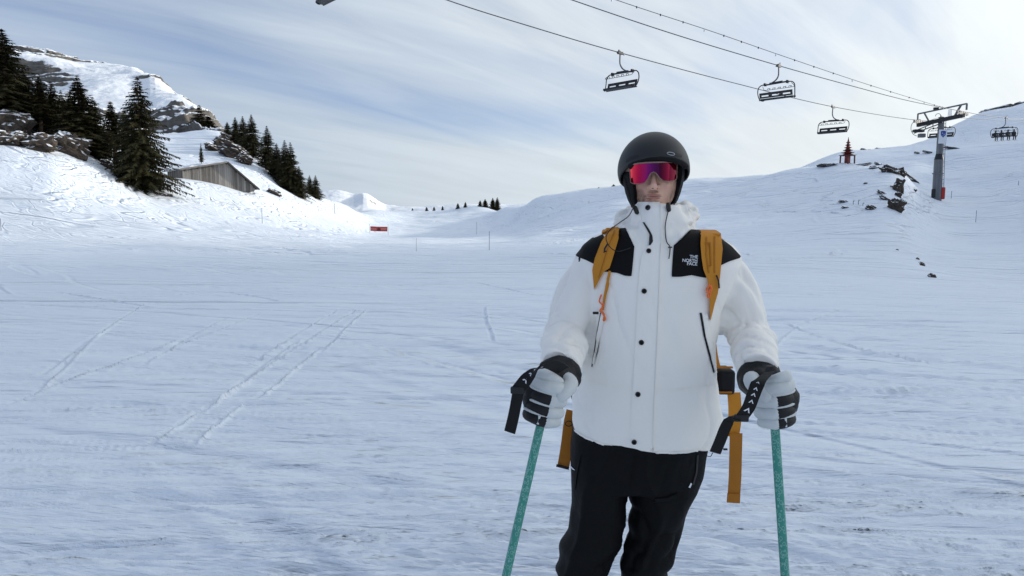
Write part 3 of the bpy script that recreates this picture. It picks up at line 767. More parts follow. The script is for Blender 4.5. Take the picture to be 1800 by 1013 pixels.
# ------------------------------------------------------------------ spruces
BARK = Mat('bark', (0.09, 0.065, 0.048), 0.9, 0, 0.1)
BARK.bump(BARK.noise(BARK.coord((6, 6, 1)), 4, 5, 0.6), 0.6, 0.03)
def needle_mat(name, a, b):
    M = Mat(name, a, 0.75, 0, 0.15)
    n = M.noise(M.coord(), 1.3, 3, 0.6); M.color(M.mix(M.math('MULTIPLY_ADD', n, 2.4, -0.7, clamp=True), a, b))
    return M
NEEDLE = needle_mat('spruce_needles', (0.016, 0.021, 0.010), (0.062, 0.052, 0.022))
def spruce_meshes(seed, H=10.0, Rb=2.2, bare=0.05, dens=1.0, ragged=0.25):
    rs = random.Random(seed)
    tr = MB(); lean = rs.uniform(-0.15, 0.15)
    tr.tube([(0, 0, -0.6), (0, 0, H * 0.1), (lean * 0.5, 0, H * 0.5), (lean, 0, H)], [0.24 * H / 10, 0.19 * H / 10, 0.11 * H / 10, 0.012], 7)
    V = []; F = []
    def tri(a, b, c):
        i = len(V); V.extend((a, b, c)); F.append((i, i + 1, i + 2))
    nw = int(70 * dens)
    for w in range(nw):
        t = bare + (1 - bare) * (w + rs.random() * 0.8) / nw
        z0 = t * H
        prof = (1 - t) ** 1.0 * (0.62 + 0.38 * min(1, (t - bare) / 0.12)) * rs.uniform(0.82, 1.08)
        nb = rs.randint(6, 9) if t < 0.85 else 5
        ph = rs.random() * 6.28
        for b in range(nb):
            L = Rb * prof * rs.uniform(1 - ragged * 1.5, 1 + ragged * 0.5) + 0.10 * min(1.0, (1 - t) * 5)
            if rs.random() < 0.06: L *= rs.uniform(1.15, 1.35)
            a = ph + b * 6.283 / nb + rs.uniform(-0.35, 0.35)
            d = Vector((math.cos(a), math.sin(a), 0)); side = Vector((-d.y, d.x, 0))
            up = rs.uniform(0.05, 0.28) if t > 0.55 else rs.uniform(-0.25, 0.12)
            droop = rs.uniform(0.25, 0.6)
            base = Vector((lean * t, 0, z0))
            ns = max(4, int(L / 0.16))
            pts = []
            for k in range(ns + 1):
                s = k / ns
                pts.append(base + d * (L * s) + Vector((0, 0, L * (up * s - droop * s * s + 0.22 * droop * s ** 3 * 1.6))))
            for k in range(1, ns + 1):
                s = k / ns; p = pts[k]
                wl = ((0.34 + 0.22 * L / max(Rb, 0.1)) * (1.05 - 0.75 * s) + 0.10) * (0.30 + 0.70 * min(1.0, (1 - t) * 3.5))
                q = (pts[k] - pts[k - 1]).normalized()
                for sg in (-1, 1):
                    if rs.random() < 0.10: continue
                    tip = p + (side * sg * rs.uniform(0.6, 1.0) + q * rs.uniform(0.3, 0.8)) * wl + Vector((0, 0, -wl * rs.uniform(0.15, 0.65)))
                    ww = 0.055 + 0.05 * rs.random()
                    tri(p - q * ww * 1.3, p + q * ww * 1.1 + Vector((0, 0, -0.02)), tip)
                if rs.random() < 0.75:                         # hanging twig under the branch
                    tip = p + q * 0.12 + Vector((rs.uniform(-0.08, 0.08), rs.uniform(-0.08, 0.08), -wl * rs.uniform(0.5, 1.0)))
                    tri(p - q * 0.09, p + q * 0.09, tip)
            tri(pts[-1] - side * 0.07 - q * 0.1, pts[-1] + side * 0.07 - q * 0.1, pts[-1] + q * 0.30)
    tm = tr.mesh('trunk'); cm = bpy.data.meshes.new('crown'); cm.from_pydata([tuple(v) for v in V], [], F); cm.update()
    tm.materials.append(BARK.m); cm.materials.append(NEEDLE.m); tm.shade_smooth()
    return tm, cm
SPR = [spruce_meshes(11, 10, 3.5, 0.02, 0.85, 0.30), spruce_meshes(12, 10, 3.0, 0.05, 0.85, 0.38), spruce_meshes(13, 10, 2.5, 0.06, 0.85, 0.36),
       spruce_meshes(14, 10, 4.0, 0.03, 0.8, 0.45), spruce_meshes(15, 10, 1.9, 0.30, 0.6, 0.55), spruce_meshes(16, 5, 1.9, 0.03, 0.6, 0.35)]
def spruce(px, base, top, kind, label, group, D=None, wide=1.0, rz=None, sink=0.1):
    p = hit(px, base) if D is None else at_depth(px, D)
    if p is None: p = at_depth(px, 180)
    H = P(px, top, p.y).z - p.z + sink
    h0 = 5.0 if kind == 5 else 10.0; s = H / h0
    o = empty('spruce_tree', (p.x, p.y, p.z - sink), rz if rz is not None else (px * 1.7) % 6.28, label, 'tree', group)
    wd = wide * (1.34 if group is GA and px < 200 else 1.0 if group is GC else 1.24); o.scale = (s * wd, s * wd, s)
    for nm, me in zip(('trunk', 'crown'), SPR[kind]):
        c = bpy.data.objects.new(nm, me); COL.objects.link(c); c.parent = o
    return o
GA, GB, GC = 'spruces above the rocks on the left', 'row of spruces right of the hut', 'small trees on the far knoll'
for a in [
    (-28, 212, 30, 3, 'tall dark spruce cut by the left picture edge', GA, 98, 1.0),
    (6, 208, 44, 3, 'tallest dark spruce at the far left', GA, 99, 0.9),
    (27, 206, 50, 0, 'tall spruce with ragged top, right of the tallest left one', GA, 97, 1.25),
    (58, 212, 122, 1, 'short dense spruce under the tall left pair', GA, 99, 1.3),
    (82, 236, 134, 4, 'thin spruce with a long bare trunk among the left group', GA, 97, 1.5),
    (104, 232, 143, 1, 'bushy spruce right behind the bare-trunked one', GA, 100, 1.25),
    (122, 236, 158, 3, 'low spreading spruce above the slanting boulder', GA, 99, 0.95),
    (136, 240, 168, 0, 'low dark spruce left of the spire-shaped one', GA, 97, 1.1),
    (151, 246, 133, 2, 'spire-shaped spruce at the right end of the left group', GA, 96, 1.5),
    (175, 250, 170, 0, 'short spruce leaning out right of the spire-shaped one', GA, 97, 0.95),
    (209, 262, 178, 4, 'slim ragged spruce touching the big lone one from behind', GA, 102, 1.7),
    (252, 332, 134, 0, 'big lone spruce with branches to the ground left of the hut', GA, None, 0.98),
    (228, 316, 190, 1, 'narrow spruce grown into the left side of the big lone one', GA, 97, 0.85),
]: spruce(a[0], a[1], a[2], a[3], a[4], a[5], D=a[6], wide=a[7])
for a in [
    (357, 222, 184, 3, 'small spruce standing on the skyline above the grey cliff', GB, 238, 1.2),
    (374, 230, 205, 5, 'lower spruce just right of the skyline one above the cliff', GB, 240, 1.5),
    (358, 278, 252, 4, 'tiny young spruce in the snow above the hut ridge', GB, 128, 0.7),
    (406, 245, 214, 0, 'low spruce at the left end of the row', GB, 176, 1.3),
    (420, 250, 206, 1, 'second spruce from the left end of the row', GB, 172, 1.2),
    (433, 272, 204, 0, 'slender top of the spruce left of the tallest in the row', GB, 165, 1.0),
    (448, 282, 201, 0, 'tallest spruce of the row right of the hut', GB, 160, 1.0),
    (474, 292, 221, 0, 'pointed spruce in the middle of the row', GB, 154, 0.98),
    (490, 305, 252, 1, 'dense low spruce between the two right peaks of the row', GB, 150, 1.3),
    (504, 322, 246, 0, 'broad double-topped spruce towards the right end of the row', GB, 148, 0.9),
    (514, 328, 250, 1, 'right spire of the double-topped spruce', GB, 147, 1.0),
    (528, 331, 292, 0, 'short spruce closing the right end of the row', GB, 146, 1.0),
    (546, 342, 308, 1, 'left one of the two small spruces beyond the row', GB, 160, 1.2),
    (556, 343, 308, 0, 'right one of the two small spruces beyond the row', GB, 158, 1.05),
]: spruce(a[0], a[1], a[2], a[3], a[4], a[5], D=a[6], wide=a[7])
for a in [
    (805, 372, 357, 5, 'left low shrubby tree of the far knoll', 1.3), (813, 375, 366, 5, 'low bush at the left foot of the far knoll', 1.5),
    (818, 364, 355, 5, 'small tree on top of the far knoll left', 1.2), (828, 372, 363, 5, 'bush in the middle of the far knoll', 1.4),
    (844, 369, 352, 5, 'round tree in the middle of the far knoll', 1.3), (853, 365, 350, 5, 'wide tree on top of the far knoll', 1.5),
    (866, 370, 348, 5, 'left one of the two tallest trees on the far knoll', 1.25), (874, 371, 347, 5, 'right one of the two tallest trees on the far knoll', 1.1),
    (750, 369, 364, 5, 'tiny dark bush on the flat skyline left of the knoll', 1.6), (763, 368, 363, 5, 'tiny pointed bush on the flat skyline', 1.2),
    (778, 368, 362, 5, 'single tiny bush on the skyline nearest the knoll', 1.2), (725, 370, 366, 5, 'leftmost tiny bush on the flat skyline', 1.4),
]: spruce(a[0], a[1], a[2], a[3], a[4], GC, D=288 if a[0] > 795 else 325, wide=a[5])
for a in [(1018, 341, 337, 138, 'small shrub on the skyline left of the skier'), (1052, 333, 329, 133, 'tiny shrub on the skyline nearer the skier'),
          (1078, 329, 324, 131, 'shrub on the skyline beside the helmet')]:
    spruce(a[0], a[1], a[2], 5, a[4], 'shrubs on the hillock skyline', D=a[3], wide=2.2, sink=0.03)

# ------------------------------------------------------------------ dry stalks on the hillock
STALK = Mat('dry_stalk', (0.05, 0.04, 0.03), 0.9)
for k, (px, py, h, lab) in enumerate([(1500, 360, 9, 'left dry stalk sticking out of the snow face'), (1509, 360, 10, 'right dry stalk sticking out of the snow face'),
                                      (1517, 362, 6, 'short dry stalk beside the isolated rounded rock')]):
    p = hit(px, py)
    if p is None: continue
    hh = h * p.y / FPX; m = MB()
    m.tube([p + Vector((0, 0, -0.1)), p + Vector((-0.03, 0, hh * 0.6)), p + Vector((0.05, 0, hh))], [0.03, 0.02, 0.01], 5)
    m.tube([p + Vector((-0.02, 0, hh * 0.5)), p + Vector((0.16, 0.02, hh * 0.85))], [0.02, 0.01], 5)
    e = empty('dry_stalk', p, 0, lab, 'plant', 'dry stalks on the hillock')
    m.build('stem', STALK.m, e, world=True)

# ------------------------------------------------------------------ wooden hut
WOOD = Mat('weathered_wood', (0.3, 0.27, 0.24), 0.85, 0, 0.15)
_n = WOOD.noise(WOOD.coord((5, 5, 0.35)), 1.6, 6, 0.65); _n2 = WOOD.noise(WOOD.coord((30, 30, 1.2)), 1.0, 4, 0.6)
_oi = WOOD.N.new('ShaderNodeObjectInfo').outputs['Random']
_f = WOOD.math('MULTIPLY_ADD', _oi, 0.45, WOOD.math('MULTIPLY', WOOD.math('ADD', _n, _n2), 0.42))
WOOD.color(WOOD.ramp(_f, [(0.25, (0.070, 0.062, 0.056)), (0.5, (0.18, 0.165, 0.15)), (0.8, (0.33, 0.31, 0.285))]))
WOOD.bump(_n2, 0.5, 0.02)
DARKWOOD = Mat('dark_wood', (0.05, 0.043, 0.038), 0.9)
ROOFSNOW = Mat('roof_snow', (0.82, 0.86, 0.92), 0.6, 0, 0.2)
ROOFSNOW.bump(ROOFSNOW.noise(ROOFSNOW.coord(), 1.1, 5, 0.6), 0.5, 0.12)
def build_hut():
    rng = random.Random(3)
    A = P(322, 309, 106.5); B = P(447, 334, 113.0)                # gable wall corners on the ground
    ex = Vector((B.x - A.x, B.y - A.y, 0)); W = ex.length; ex.normalize()
    ey = Vector((-ex.y, ex.x, 0))                                # into the hut
    if ey.y < 0: ey = -ey
    root = empty('wooden_hut', (A.x, A.y, A.z), math.atan2(ex.y, ex.x), 'weathered grey plank hut with snowy roof below the spruces', 'hut')
    zl = P(322, 297, 106.5).z - A.z; xr = W * 0.60; zr = P(395, 285, 110).z - A.z; ze = P(449, 328, 113).z - A.z
    Ld = 9.0; back = 1 if (Matrix.Rotation(root.rotation_euler.z, 3, 'Z') @ Vector((0, 1, 0))).y > 0 else -1
    roof = lambda x: zl + (zr - zl) * x / xr if x < xr else zr + (ze - zr) * (x - xr) / (W - xr)
    grd = -2.2
    x = 0.0; k = 0
    while x < W - 0.02:                                          # every board of the gable
        w = min(rng.uniform(0.22, 0.36), W - x); m = MB(); x2 = x + w - 0.025
        y0 = -rng.uniform(0.0, 0.03); y1 = 0.05; b = grd
        V = [(x, y0, b), (x2, y0, b), (x2, y0, roof(x2) - 0.10), (x, y0, roof(x) - 0.10), (x, y1, b), (x2, y1, b), (x2, y1, roof(x2) - 0.10), (x, y1, roof(x) - 0.10)]
        m.add(V, [(0, 1, 2, 3), (5, 4, 7, 6), (3, 2, 6, 7), (0, 4, 5, 1), (1, 5, 6, 2), (0, 3, 7, 4)])
        m.build('plank', WOOD.m, root); x += w; k += 1
    y = 0.0
    while y < Ld - 0.05:                                         # boards of the left side wall
        w = min(rng.uniform(0.25, 0.4), Ld - y)
        MB().box((-0.02 - rng.uniform(0, 0.02), y + w / 2 - 0.01, (grd + zl) / 2), (0.05, w - 0.025, zl - grd - 0.12)).build('side_plank', WOOD.m, root); y += w
    m = MB(); V = []
    for yy in (0.07, Ld):
        V += [(0.03, yy, grd), (W - 0.03, yy, grd), (W - 0.03, yy, ze - 0.14), (xr, yy, zr - 0.14), (0.03, yy, zl - 0.14)]
    m.add(V, [(0, 1, 2, 3, 4), (9, 8, 7, 6, 5)] + [(i, (i + 1) % 5, 5 + (i + 1) % 5, 5 + i) for i in range(5)]).build('inner_wall', DARKWOOD.m, root)
    def slab(x0, z0, x1, z1, ya, yb, th, lift):
        V = [(x0, ya, z0 + lift), (x1, ya, z1 + lift), (x1, yb, z1 + lift), (x0, yb, z0 + lift)]
        V += [(a, b, c + th) for a, b, c in V]
        return MB().add(V, [(3, 2, 1, 0), (4, 5, 6, 7), (0, 1, 5, 4), (1, 2, 6, 5), (2, 3, 7, 6), (3, 0, 4, 7)])
    sl = (zr - zl) / xr; sr = (ze - zr) / (W - xr)
    rl = slab(-0.7, zl - 0.7 * sl, xr, zr, -0.75, Ld + 0.6, 0.10, -0.02).build('roof_slope', DARKWOOD.m, root)
    rr = slab(xr, zr, W + 0.55, ze + 0.55 * sr, -0.75, Ld + 0.6, 0.10, -0.02).build('roof_slope', DARKWOOD.m, root)
    for (x0, z0, x1, z1, pr) in ((-0.7, zl - 0.7 * sl, xr, zr, rl), (xr, zr, W + 0.55, ze + 0.55 * sr, rr)):
        MB().bar((x0, -0.79, z0 - 0.02), (x1, -0.79, z1 - 0.02), 0.05, 0.24).build('barge_board', DARKWOOD.m if pr is rr else WOOD.m, pr)  # right board in dark wood, deepens the overhang shade by colour
        n = 24; rings = []
        for i in range(n + 1):                                   # snow lying on the slope, uneven edge
            t = i / n; xx = x0 + (x1 - x0) * t; zz = z0 + (z1 - z0) * t + 0.085
            h = (0.20 + 0.07 * math.sin(i * 1.3) + 0.05 * math.sin(i * 2.9 + 1)) * (0.45 + 0.55 * math.sin(math.pi * min(1, t * 1.1 + 0.02)))
            ya = -0.70 + 0.12 * math.sin(i * 0.9)
            rings.append([(xx, ya, zz), (xx, ya + 0.10, zz + h * 0.75), (xx, ya + 0.5, zz + h), (xx, Ld * 0.5, zz + h * 1.15), (xx, Ld + 0.4, zz + h), (xx, Ld + 0.5, zz)])
        MB().loft(rings).build('roof_snow', ROOFSNOW.m, pr, smooth=True)
    for xx in (0.15, xr * 0.33, xr * 0.66, xr, xr + (W - xr) * 0.35, xr + (W - xr) * 0.68, W - 0.1):
        MB().box((xx, -0.34, roof(xx) - 0.20), (0.20, 0.75, 0.22)).build('purlin', DARKWOOD.m, root)
    for xx in (0.0, W - 0.08):
        MB().box((xx, -0.05, (grd + roof(min(max(xx, 0), W))) / 2), (0.18, 0.10, roof(min(max(xx, 0), W)) - grd - 0.2)).build('corner_post', WOOD.m, root)
build_hut()
# ------------------------------------------------------------------ chairlift
STEEL = Mat('galvanised_steel', (0.16, 0.165, 0.17), 0.55, 0.35, 0.4)
STEEL.color(STEEL.ramp(STEEL.noise(STEEL.coord((1, 1, 0.3)), 2.0, 5, 0.6), [(0.35, (0.115, 0.12, 0.125)), (0.7, (0.20, 0.205, 0.21))]))
DARK = Mat('dark_steel', (0.022, 0.023, 0.026), 0.5, 0.2, 0.4)
SEAT = Mat('seat_black', (0.014, 0.015, 0.018), 0.6)
CABLE = Mat('steel_cable', (0.10, 0.10, 0.11), 0.5, 0.4)
WHITE = Mat('white_paint', (0.75, 0.77, 0.80), 0.5)
RED = Mat('red_pad', (0.42, 0.022, 0.016), 0.6)
BLUE = Mat('blue_paint', (0.03, 0.07, 0.30), 0.5)
SHAFT = Mat('tower_shaft', (0.20, 0.205, 0.215), 0.55, 0.2, 0.4)
SHAFT.color(SHAFT.ramp(SHAFT.noise(SHAFT.coord((3, 3, 0.4)), 1.5, 5, 0.6), [(0.3, (0.11, 0.115, 0.125)), (0.7, (0.19, 0.195, 0.205))]))

LDIR = Vector((0.766, 0.643, 0)); LPER = Vector((0.643, -0.766, 0)); LANG = math.atan2(LDIR.x, LDIR.y)
T0 = at_depth(1645, 93.0)                                        # tower foot
HEAD1 = P(1617, 212, 94.5); HEAD2 = P(1692, 196, 89.0)           # where the two cables ride over the tower
LINE1 = [P(470, -118, 38.5), P(600, -72, 41.0), P(785, 0, 48.4), P(940, 49, 51.5), P(1090, 93, 56.0), P(1290, 146, 65.5), P(1465, 188, 78.0), HEAD1, P(1655, 207, 99), P(1720, 209, 116), P(1800, 212, 140), P(1950, 200, 190)]
LINE2 = [P(860, -52, 47), P(1005, 0, 50), P(1190, 62, 54.5), P(1370, 116, 60.5), P(1500, 152, 67.5), P(1600, 178, 77.0), HEAD2, P(1730, 203, 96), P(1767, 207, 106), P(1800, 209, 116), P(1950, 196, 170)]
LINE3 = [P(880, -75, 47), P(1083, 0, 52), P(1250, 55, 57), P(1380, 100, 62), P(1520, 147, 70), P(1640, 184, 84), P(1660, 189, 90)]
def polyline(pts, k):
    out = []
    for i in range(len(pts) - 1):
        for j in range(k): out.append(pts[i].lerp(pts[i + 1], j / k))
    return out + [pts[-1]]
def cable(name, pts, r, label, n):
    m = MB().tube(spline(pts, n), r, 6)
    return tag(m.build(name, CABLE.m, None, smooth=True), label, 'cable')
cable('haul_cable', LINE1, 0.035, 'left lift cable sloping down from the top edge to the tower', 90)
cable('haul_cable', LINE2, 0.035, 'middle lift cable carrying the chair with three white slots', 80)
c3 = cable('signal_cable', LINE3, 0.024, 'thin upper cable with small clips running to the tower head', 60)
for k, p in enumerate(spline(LINE3, 26)[3:-1]):
    q = MB()
    if k % 4 == 1: q.tube([p + Vector((0, 0, -0.02)), p + Vector((0, 0, -0.14)), p + Vector((0, 0, -0.22))], [0.03, 0.07, 0.04], 6); q.build('marker', WHITE.m, c3, smooth=True)
    else: q.bar(p + Vector((0, 0, -0.10)), p + Vector((0, 0, 0.05)), 0.07); q.build('clip', DARK.m, c3)

def make_chair():
    """local frame: x across, +y the way the riders look, z = 0 at the cable"""
    r = empty('chairlift_chair', (0, 0, 0))
    g = MB(); g.box((0, 0, -0.02), (0.16, 0.62, 0.22), bev=0.03); g.box((0.10, -0.05, 0.12), (0.06, 0.34, 0.14), rot=(0.5, 0, 0))
    g.tube([(0, -0.30, -0.05), (0, -0.48, -0.14)], 0.03, 6); g.tube([(0, 0.30, -0.05), (0, 0.5, 0.02)], 0.03, 6); g.build('grip', DARK.m, r)
    MB().tube(spline([(0, 0, -0.08), (0.02, 0, -0.45), (0.04, -0.05, -0.85), (-0.03, -0.22, -1.18), (-0.28, -0.30, -1.38), (-0.6, -0.30, -1.50)], 18), [0.06] * 12 + [0.055] * 6, 8).build('hanger', STEEL.m, r, smooth=True)
    b = MB(); b.bar((-1.15, -0.30, -1.56), (1.15, -0.30, -1.50), 0.13, 0.11)
    for x in (-1.05, 1.05): b.box((x, -0.30, -1.52), (0.17, 0.30, 0.26), bev=0.04)
    b.bar((-0.62, -0.30, -1.48), (0.6, -0.30, -1.44), 0.10, 0.14); b.build('top_bar', DARK.m, r)
    for s in (-1, 1):
        MB().tube(spline([(s * 1.05, -0.30, -1.52), (s * 1.45, -0.30, -1.56), (s * 1.70, -0.30, -1.80), (s * 1.74, -0.28, -2.25), (s * 1.66, -0.10, -2.72), (s * 1.52, 0.12, -2.84), (s * 1.45, 0.30, -2.80)], 26), 0.045, 7).build('side_hoop', DARK.m, r, smooth=True)
    back = MB()                                                   # backrest with three long slots
    z0, z1, y0 = -2.68, -2.22, -0.30
    def piece(xa, xb, za, zb): back.box(((xa + xb) / 2, y0 + (za + zb - z0 - z1) * -0.12, (za + zb) / 2), (xb - xa, 0.06, zb - za), rot=(0.22, 0, 0))
    piece(-1.55, 1.55, z1 - 0.21, z1); piece(-1.55, 1.55, z0, z0 + 0.14)
    for xa, xb in ((-1.55, -1.36), (-0.68, -0.36), (0.34, 0.66), (1.36, 1.55)): piece(xa, xb, z0 + 0.14, z1 - 0.21)
    back.build('backrest', SEAT.m, r)
    MB().box((0, 0.02, -2.76), (3.12, 0.56, 0.15), rot=(0.10, 0, 0), bev=0.03).build('seat', SEAT.m, r)
    MB().bar((-1.62, -0.22, -2.83), (1.62, -0.22, -2.83), 0.07).build('seat_beam', DARK.m, r)
    bar = MB()                                                    # raised safety bar with leg rests
    bar.tube(spline([(-1.35, -0.18, -1.62), (-1.42, 0.10, -1.80), (-1.30, 0.20, -1.92), (0, 0.22, -1.93), (1.30, 0.20, -1.92), (1.42, 0.10, -1.80), (1.35, -0.18, -1.62)], 22), 0.022, 6)
    bar.build('safety_bar', DARK.m, r, smooth=True)
    for x in (-1.0, -0.5, 0.0, 0.5, 1.0):
        MB().tube([(x - 0.10, 0.20, -1.92), (x - 0.12, 0.26, -1.80), (x + 0.12, 0.26, -1.80), (x + 0.10, 0.20, -1.92)], 0.028, 5).build('leg_rest', DARK.m, r)
    return r
CH0 = make_chair(); used = []
def place_chair(p, face, label, scale=1.0, tilt=0.0):
    o = CH0 if not used else copy_tree(CH0)
    used.append(o); o.location = p; o.scale = (scale,) * 3
    o.rotation_euler = (0, tilt, -LANG if face > 0 else -LANG + math.pi)
    return tag(o, label, 'lift chair', 'chairs on the lift cables')
def on(line, px):
    s = spline(line, 400); best = min(s, key=lambda q: abs((PCX + FPX * q.x / q.y * 1.0) - px)); return best
def pxof(q):
    d = q - Vector((0, 0, CZ)); f = d.y * _cp - d.z * _sp; return PCX + FPX * d.x / f
def on(line, px): return min(spline(line, 900), key=lambda q: abs(pxof(q) - px))
place_chair(on(LINE1, 1090), -1, 'empty lift chair with dark seat above and left of the skier', 0.95)
place_chair(on(LINE2, 1369), 1, 'empty lift chair with three white slots in a grey back, right of the helmet', 0.95)
place_chair(on(LINE1, 1465), -1, 'empty lift chair above the red pagoda', 0.97)
place_chair(on(LINE1, 1655) + Vector((0, 0, 0.15)), -1, 'empty lift chair partly hidden behind the tower shaft', 0.98)
CH5 = place_chair(on(LINE2, 1768), 1, 'lift chair with riders at the far right beyond the tower', 0.98)
top = on(LINE1, 582); q = P(582, 1, top.y); top.z = q.z + 2.86
place_chair(top, -1, 'lift chair whose footrest just shows at the top picture edge', 0.97)

# riders on the far chair: small seated figures
RIDER = [Mat('rider_suit_%d' % i, c, 0.8) for i, c in enumerate([(0.02, 0.022, 0.03), (0.05, 0.03, 0.03), (0.03, 0.04, 0.06), (0.025, 0.025, 0.025)])]
RSKIN = Mat('rider_helmet', (0.03, 0.03, 0.035), 0.4)
RLAB = ['seated rider at the left end of the far lift chair', 'seated rider second from left on the far lift chair', 'seated rider second from right on the far lift chair', 'seated rider at the right end of the far lift chair']
Mx = Matrix.Rotation(CH5.rotation_euler.z, 4, 'Z')
for k, lx in enumerate((-1.15, -0.4, 0.4, 1.15)):
    sgn = -lx if True else lx
    e = empty('person', Vector(CH5.location) + Mx @ Vector((sgn, 0.05, -2.66)), CH5.rotation_euler.z, RLAB[k], 'person', 'riders on the far lift chair')
    m = MB()
    m.tube(spline([(0, -0.06, -0.02), (0, -0.10, 0.22), (0, -0.06, 0.46), (0, -0.04, 0.56), (0, -0.02, 0.60)], 10), [0.15, 0.17, 0.18, 0.20, 0.21, 0.21, 0.19, 0.14, 0.08, 0.06], 10)
    m.capsule([(0, 0.0, 0.63), (0, 0.02, 0.78)], [0.09, 0.10], 10)
    for s in (-1, 1):
        m.capsule([(s * 0.09, -0.05, 0.02), (s * 0.11, 0.40, 0.06), (s * 0.11, 0.46, -0.02), (s * 0.12, 0.44, -0.42), (s * 0.12, 0.58, -0.50)], [0.10, 0.085, 0.08, 0.065, 0.06], 8)
        m.capsule([(s * 0.20, -0.04, 0.50), (s * 0.25, 0.05, 0.25), (s * 0.18, 0.28, 0.16)], [0.075, 0.06, 0.05], 8)
    m.build('body', RIDER[k].m, e, smooth=True)
    MB().capsule([(0, 0.0, 0.80), (0, -0.01, 0.83)], [0.125, 0.12], 10).build('helmet', RSKIN.m, e, smooth=True)
    for s in (-1, 1): MB().box((s * 0.12, 0.60, -0.60), (0.07, 1.5, 0.03)).build('ski', DARK.m, e)

def build_tower():
    root = empty('lift_tower', (T0.x, T0.y, T0.z), 0, 'grey tubular chairlift tower with red foot pad and blue emblem', 'lift tower')
    top = P(1655, 206, 93.0); H = top.z - T0.z
    L = lambda a, b, c: Vector((a, b, c))                         # local to the foot
    ax = lambda t: Vector(((top.x - T0.x) * t, 0, H * t))
    def seg(t0, t1, r0, r1, name, mat):
        MB().tube([ax(t0), ax(t1)], [r0, r1], 24).build(name, mat, root, smooth=True)
    seg(-0.08, 0.485, 0.57, 0.54, 'lower_shaft', SHAFT.m); seg(0.485, 0.555, 0.555, 0.40, 'shaft_joint', DARK.m); seg(0.555, 1.0, 0.385, 0.34, 'upper_shaft', SHAFT.m)
    MB().tube([ax(0.310), ax(0.322)], [0.67, 0.67], 24).build('flange', STEEL.m, root, smooth=True)
    e1 = Vector((0.55, -0.62, 0)); 
    MB().box(ax(0.075) + Vector((0.52, -0.36, 0)), (0.5, 0.45, 1.55), bev=0.12).build('red_pad', RED.m, root)
    MB().box(ax(0.075) + Vector((-0.58, -0.2, 0)), (0.36, 0.45, 1.1), bev=0.1).build('black_pad', SEAT.m, root)
    # emblem board
    ps = MB(); c = ax(0.76); ps.box(c + Vector((0, -0.52, 0)), (1.02, 0.06, 1.75)); brd = ps.build('emblem_board', WHITE.m, root)
    m = MB(); cc = c + Vector((0.03, -0.565, 0.30))
    m.add([cc + Vector((x, 0, z)) for x, z in ((-0.34, 0.36), (0, 0.44), (0.34, 0.36), (0.30, -0.10), (0.0, -0.44), (-0.30, -0.10))] +
          [cc + Vector((x, 0.02, z)) for x, z in ((-0.34, 0.36), (0, 0.44), (0.34, 0.36), (0.30, -0.10), (0.0, -0.44), (-0.30, -0.10))],
          [(0, 5, 4, 3, 2, 1)] + [(i, (i + 1) % 6, 6 + (i + 1) % 6, 6 + i) for i in range(6)]).build('blue_emblem', BLUE.m, brd)
    m = MB()
    for x, z, w in ((-0.12, 0.12, 0.10), (0.10, -0.02, 0.12), (-0.04, -0.20, 0.08)): m.box(cc + Vector((x, -0.015, z)), (w, 0.012, 0.06), rot=(0, 0.5, 0))
    m.build('emblem_marks', WHITE.m, brd)
    # ladder on the shaft side
    ld = MB()
    for s in (-0.18, 0.18): ld.bar(ax(0.12) + Vector((0.74, s, 0)), ax(0.97) + Vector((0.48, s, 0)), 0.05)
    ld.build('ladder_rail', STEEL.m, root)
    for k in range(16):
        t = 0.14 + k * 0.052; MB().bar(ax(t) + Vector((0.735 - 0.26 * (t - .12) / .85, -0.18, 0)), ax(t) + Vector((0.735 - 0.26 * (t - .12) / .85, 0.18, 0)), 0.04).build('ladder_rung', STEEL.m, root)
    # head: cross arm, gantry, wheel trains
    h1 = HEAD1 - T0; h2 = HEAD2 - T0; A = h1 + Vector((0, 0, -0.55)); B = h2 + Vector((0, 0, -0.50)); u = (B - A).normalized()
    MB().bar(A - u * 0.3, B + u * 0.2, 0.42, 0.46).build('cross_arm', DARK.m, root)
    MB().bar(ax(0.97), (A + B) / 2 + Vector((0, 0, -0.1)), 0.5, 0.5).build('arm_seat', DARK.m, root)
    GA_ = A + Vector((0, 0, 1.45)) - u * 0.35; GB_ = B + Vector((0, 0, 1.32)) + u * 0.5
    g = MB(); g.bar(GA_, GB_, 0.17, 0.17); g.bar(GA_, GA_ + Vector((0, 0, -0.75)), 0.14); g.bar(GB_, GB_ + Vector((0, 0, -0.75)), 0.16)
    g.bar(GA_ + u * 0.9, A + u * 1.45, 0.15); g.bar(GB_ - u * 0.75, B - u * 1.1, 0.18); g.build('gantry', STEEL.m, root)
    MB().box((GA_ + GB_) / 2 + Vector((-0.7, 0, 0.05)), (0.6, 0.3, 0.3), bev=0.05).build('gantry_trolley', DARK.m, root)
    for k, (hp, n, w) in enumerate(((h1, 6, 1), (h2, 6, 1))):
        m = MB(); m.bar(hp - LDIR * 1.7 + Vector((0, 0, -0.28)), hp + LDIR * 1.7 + Vector((0, 0, -0.28)), 0.20, 0.16)
        for s in (-1.05, 1.05): m.bar(hp + LDIR * (s - 0.5) + Vector((0, 0, -0.19)), hp + LDIR * (s + 0.5) + Vector((0, 0, -0.19)), 0.26, 0.10)
        tr = m.build('sheave_beam', DARK.m, root)
        for j in range(n):
            c = hp + LDIR * (-1.6 + 3.2 * j / (n - 1)) + Vector((0, 0, -0.20))
            MB().tube([c - LPER * 0.09, c - LPER * 0.05, c + LPER * 0.05, c + LPER * 0.09], [0.24, 0.19, 0.19, 0.24], 16).build('sheave', STEEL.m, tr, smooth=True)
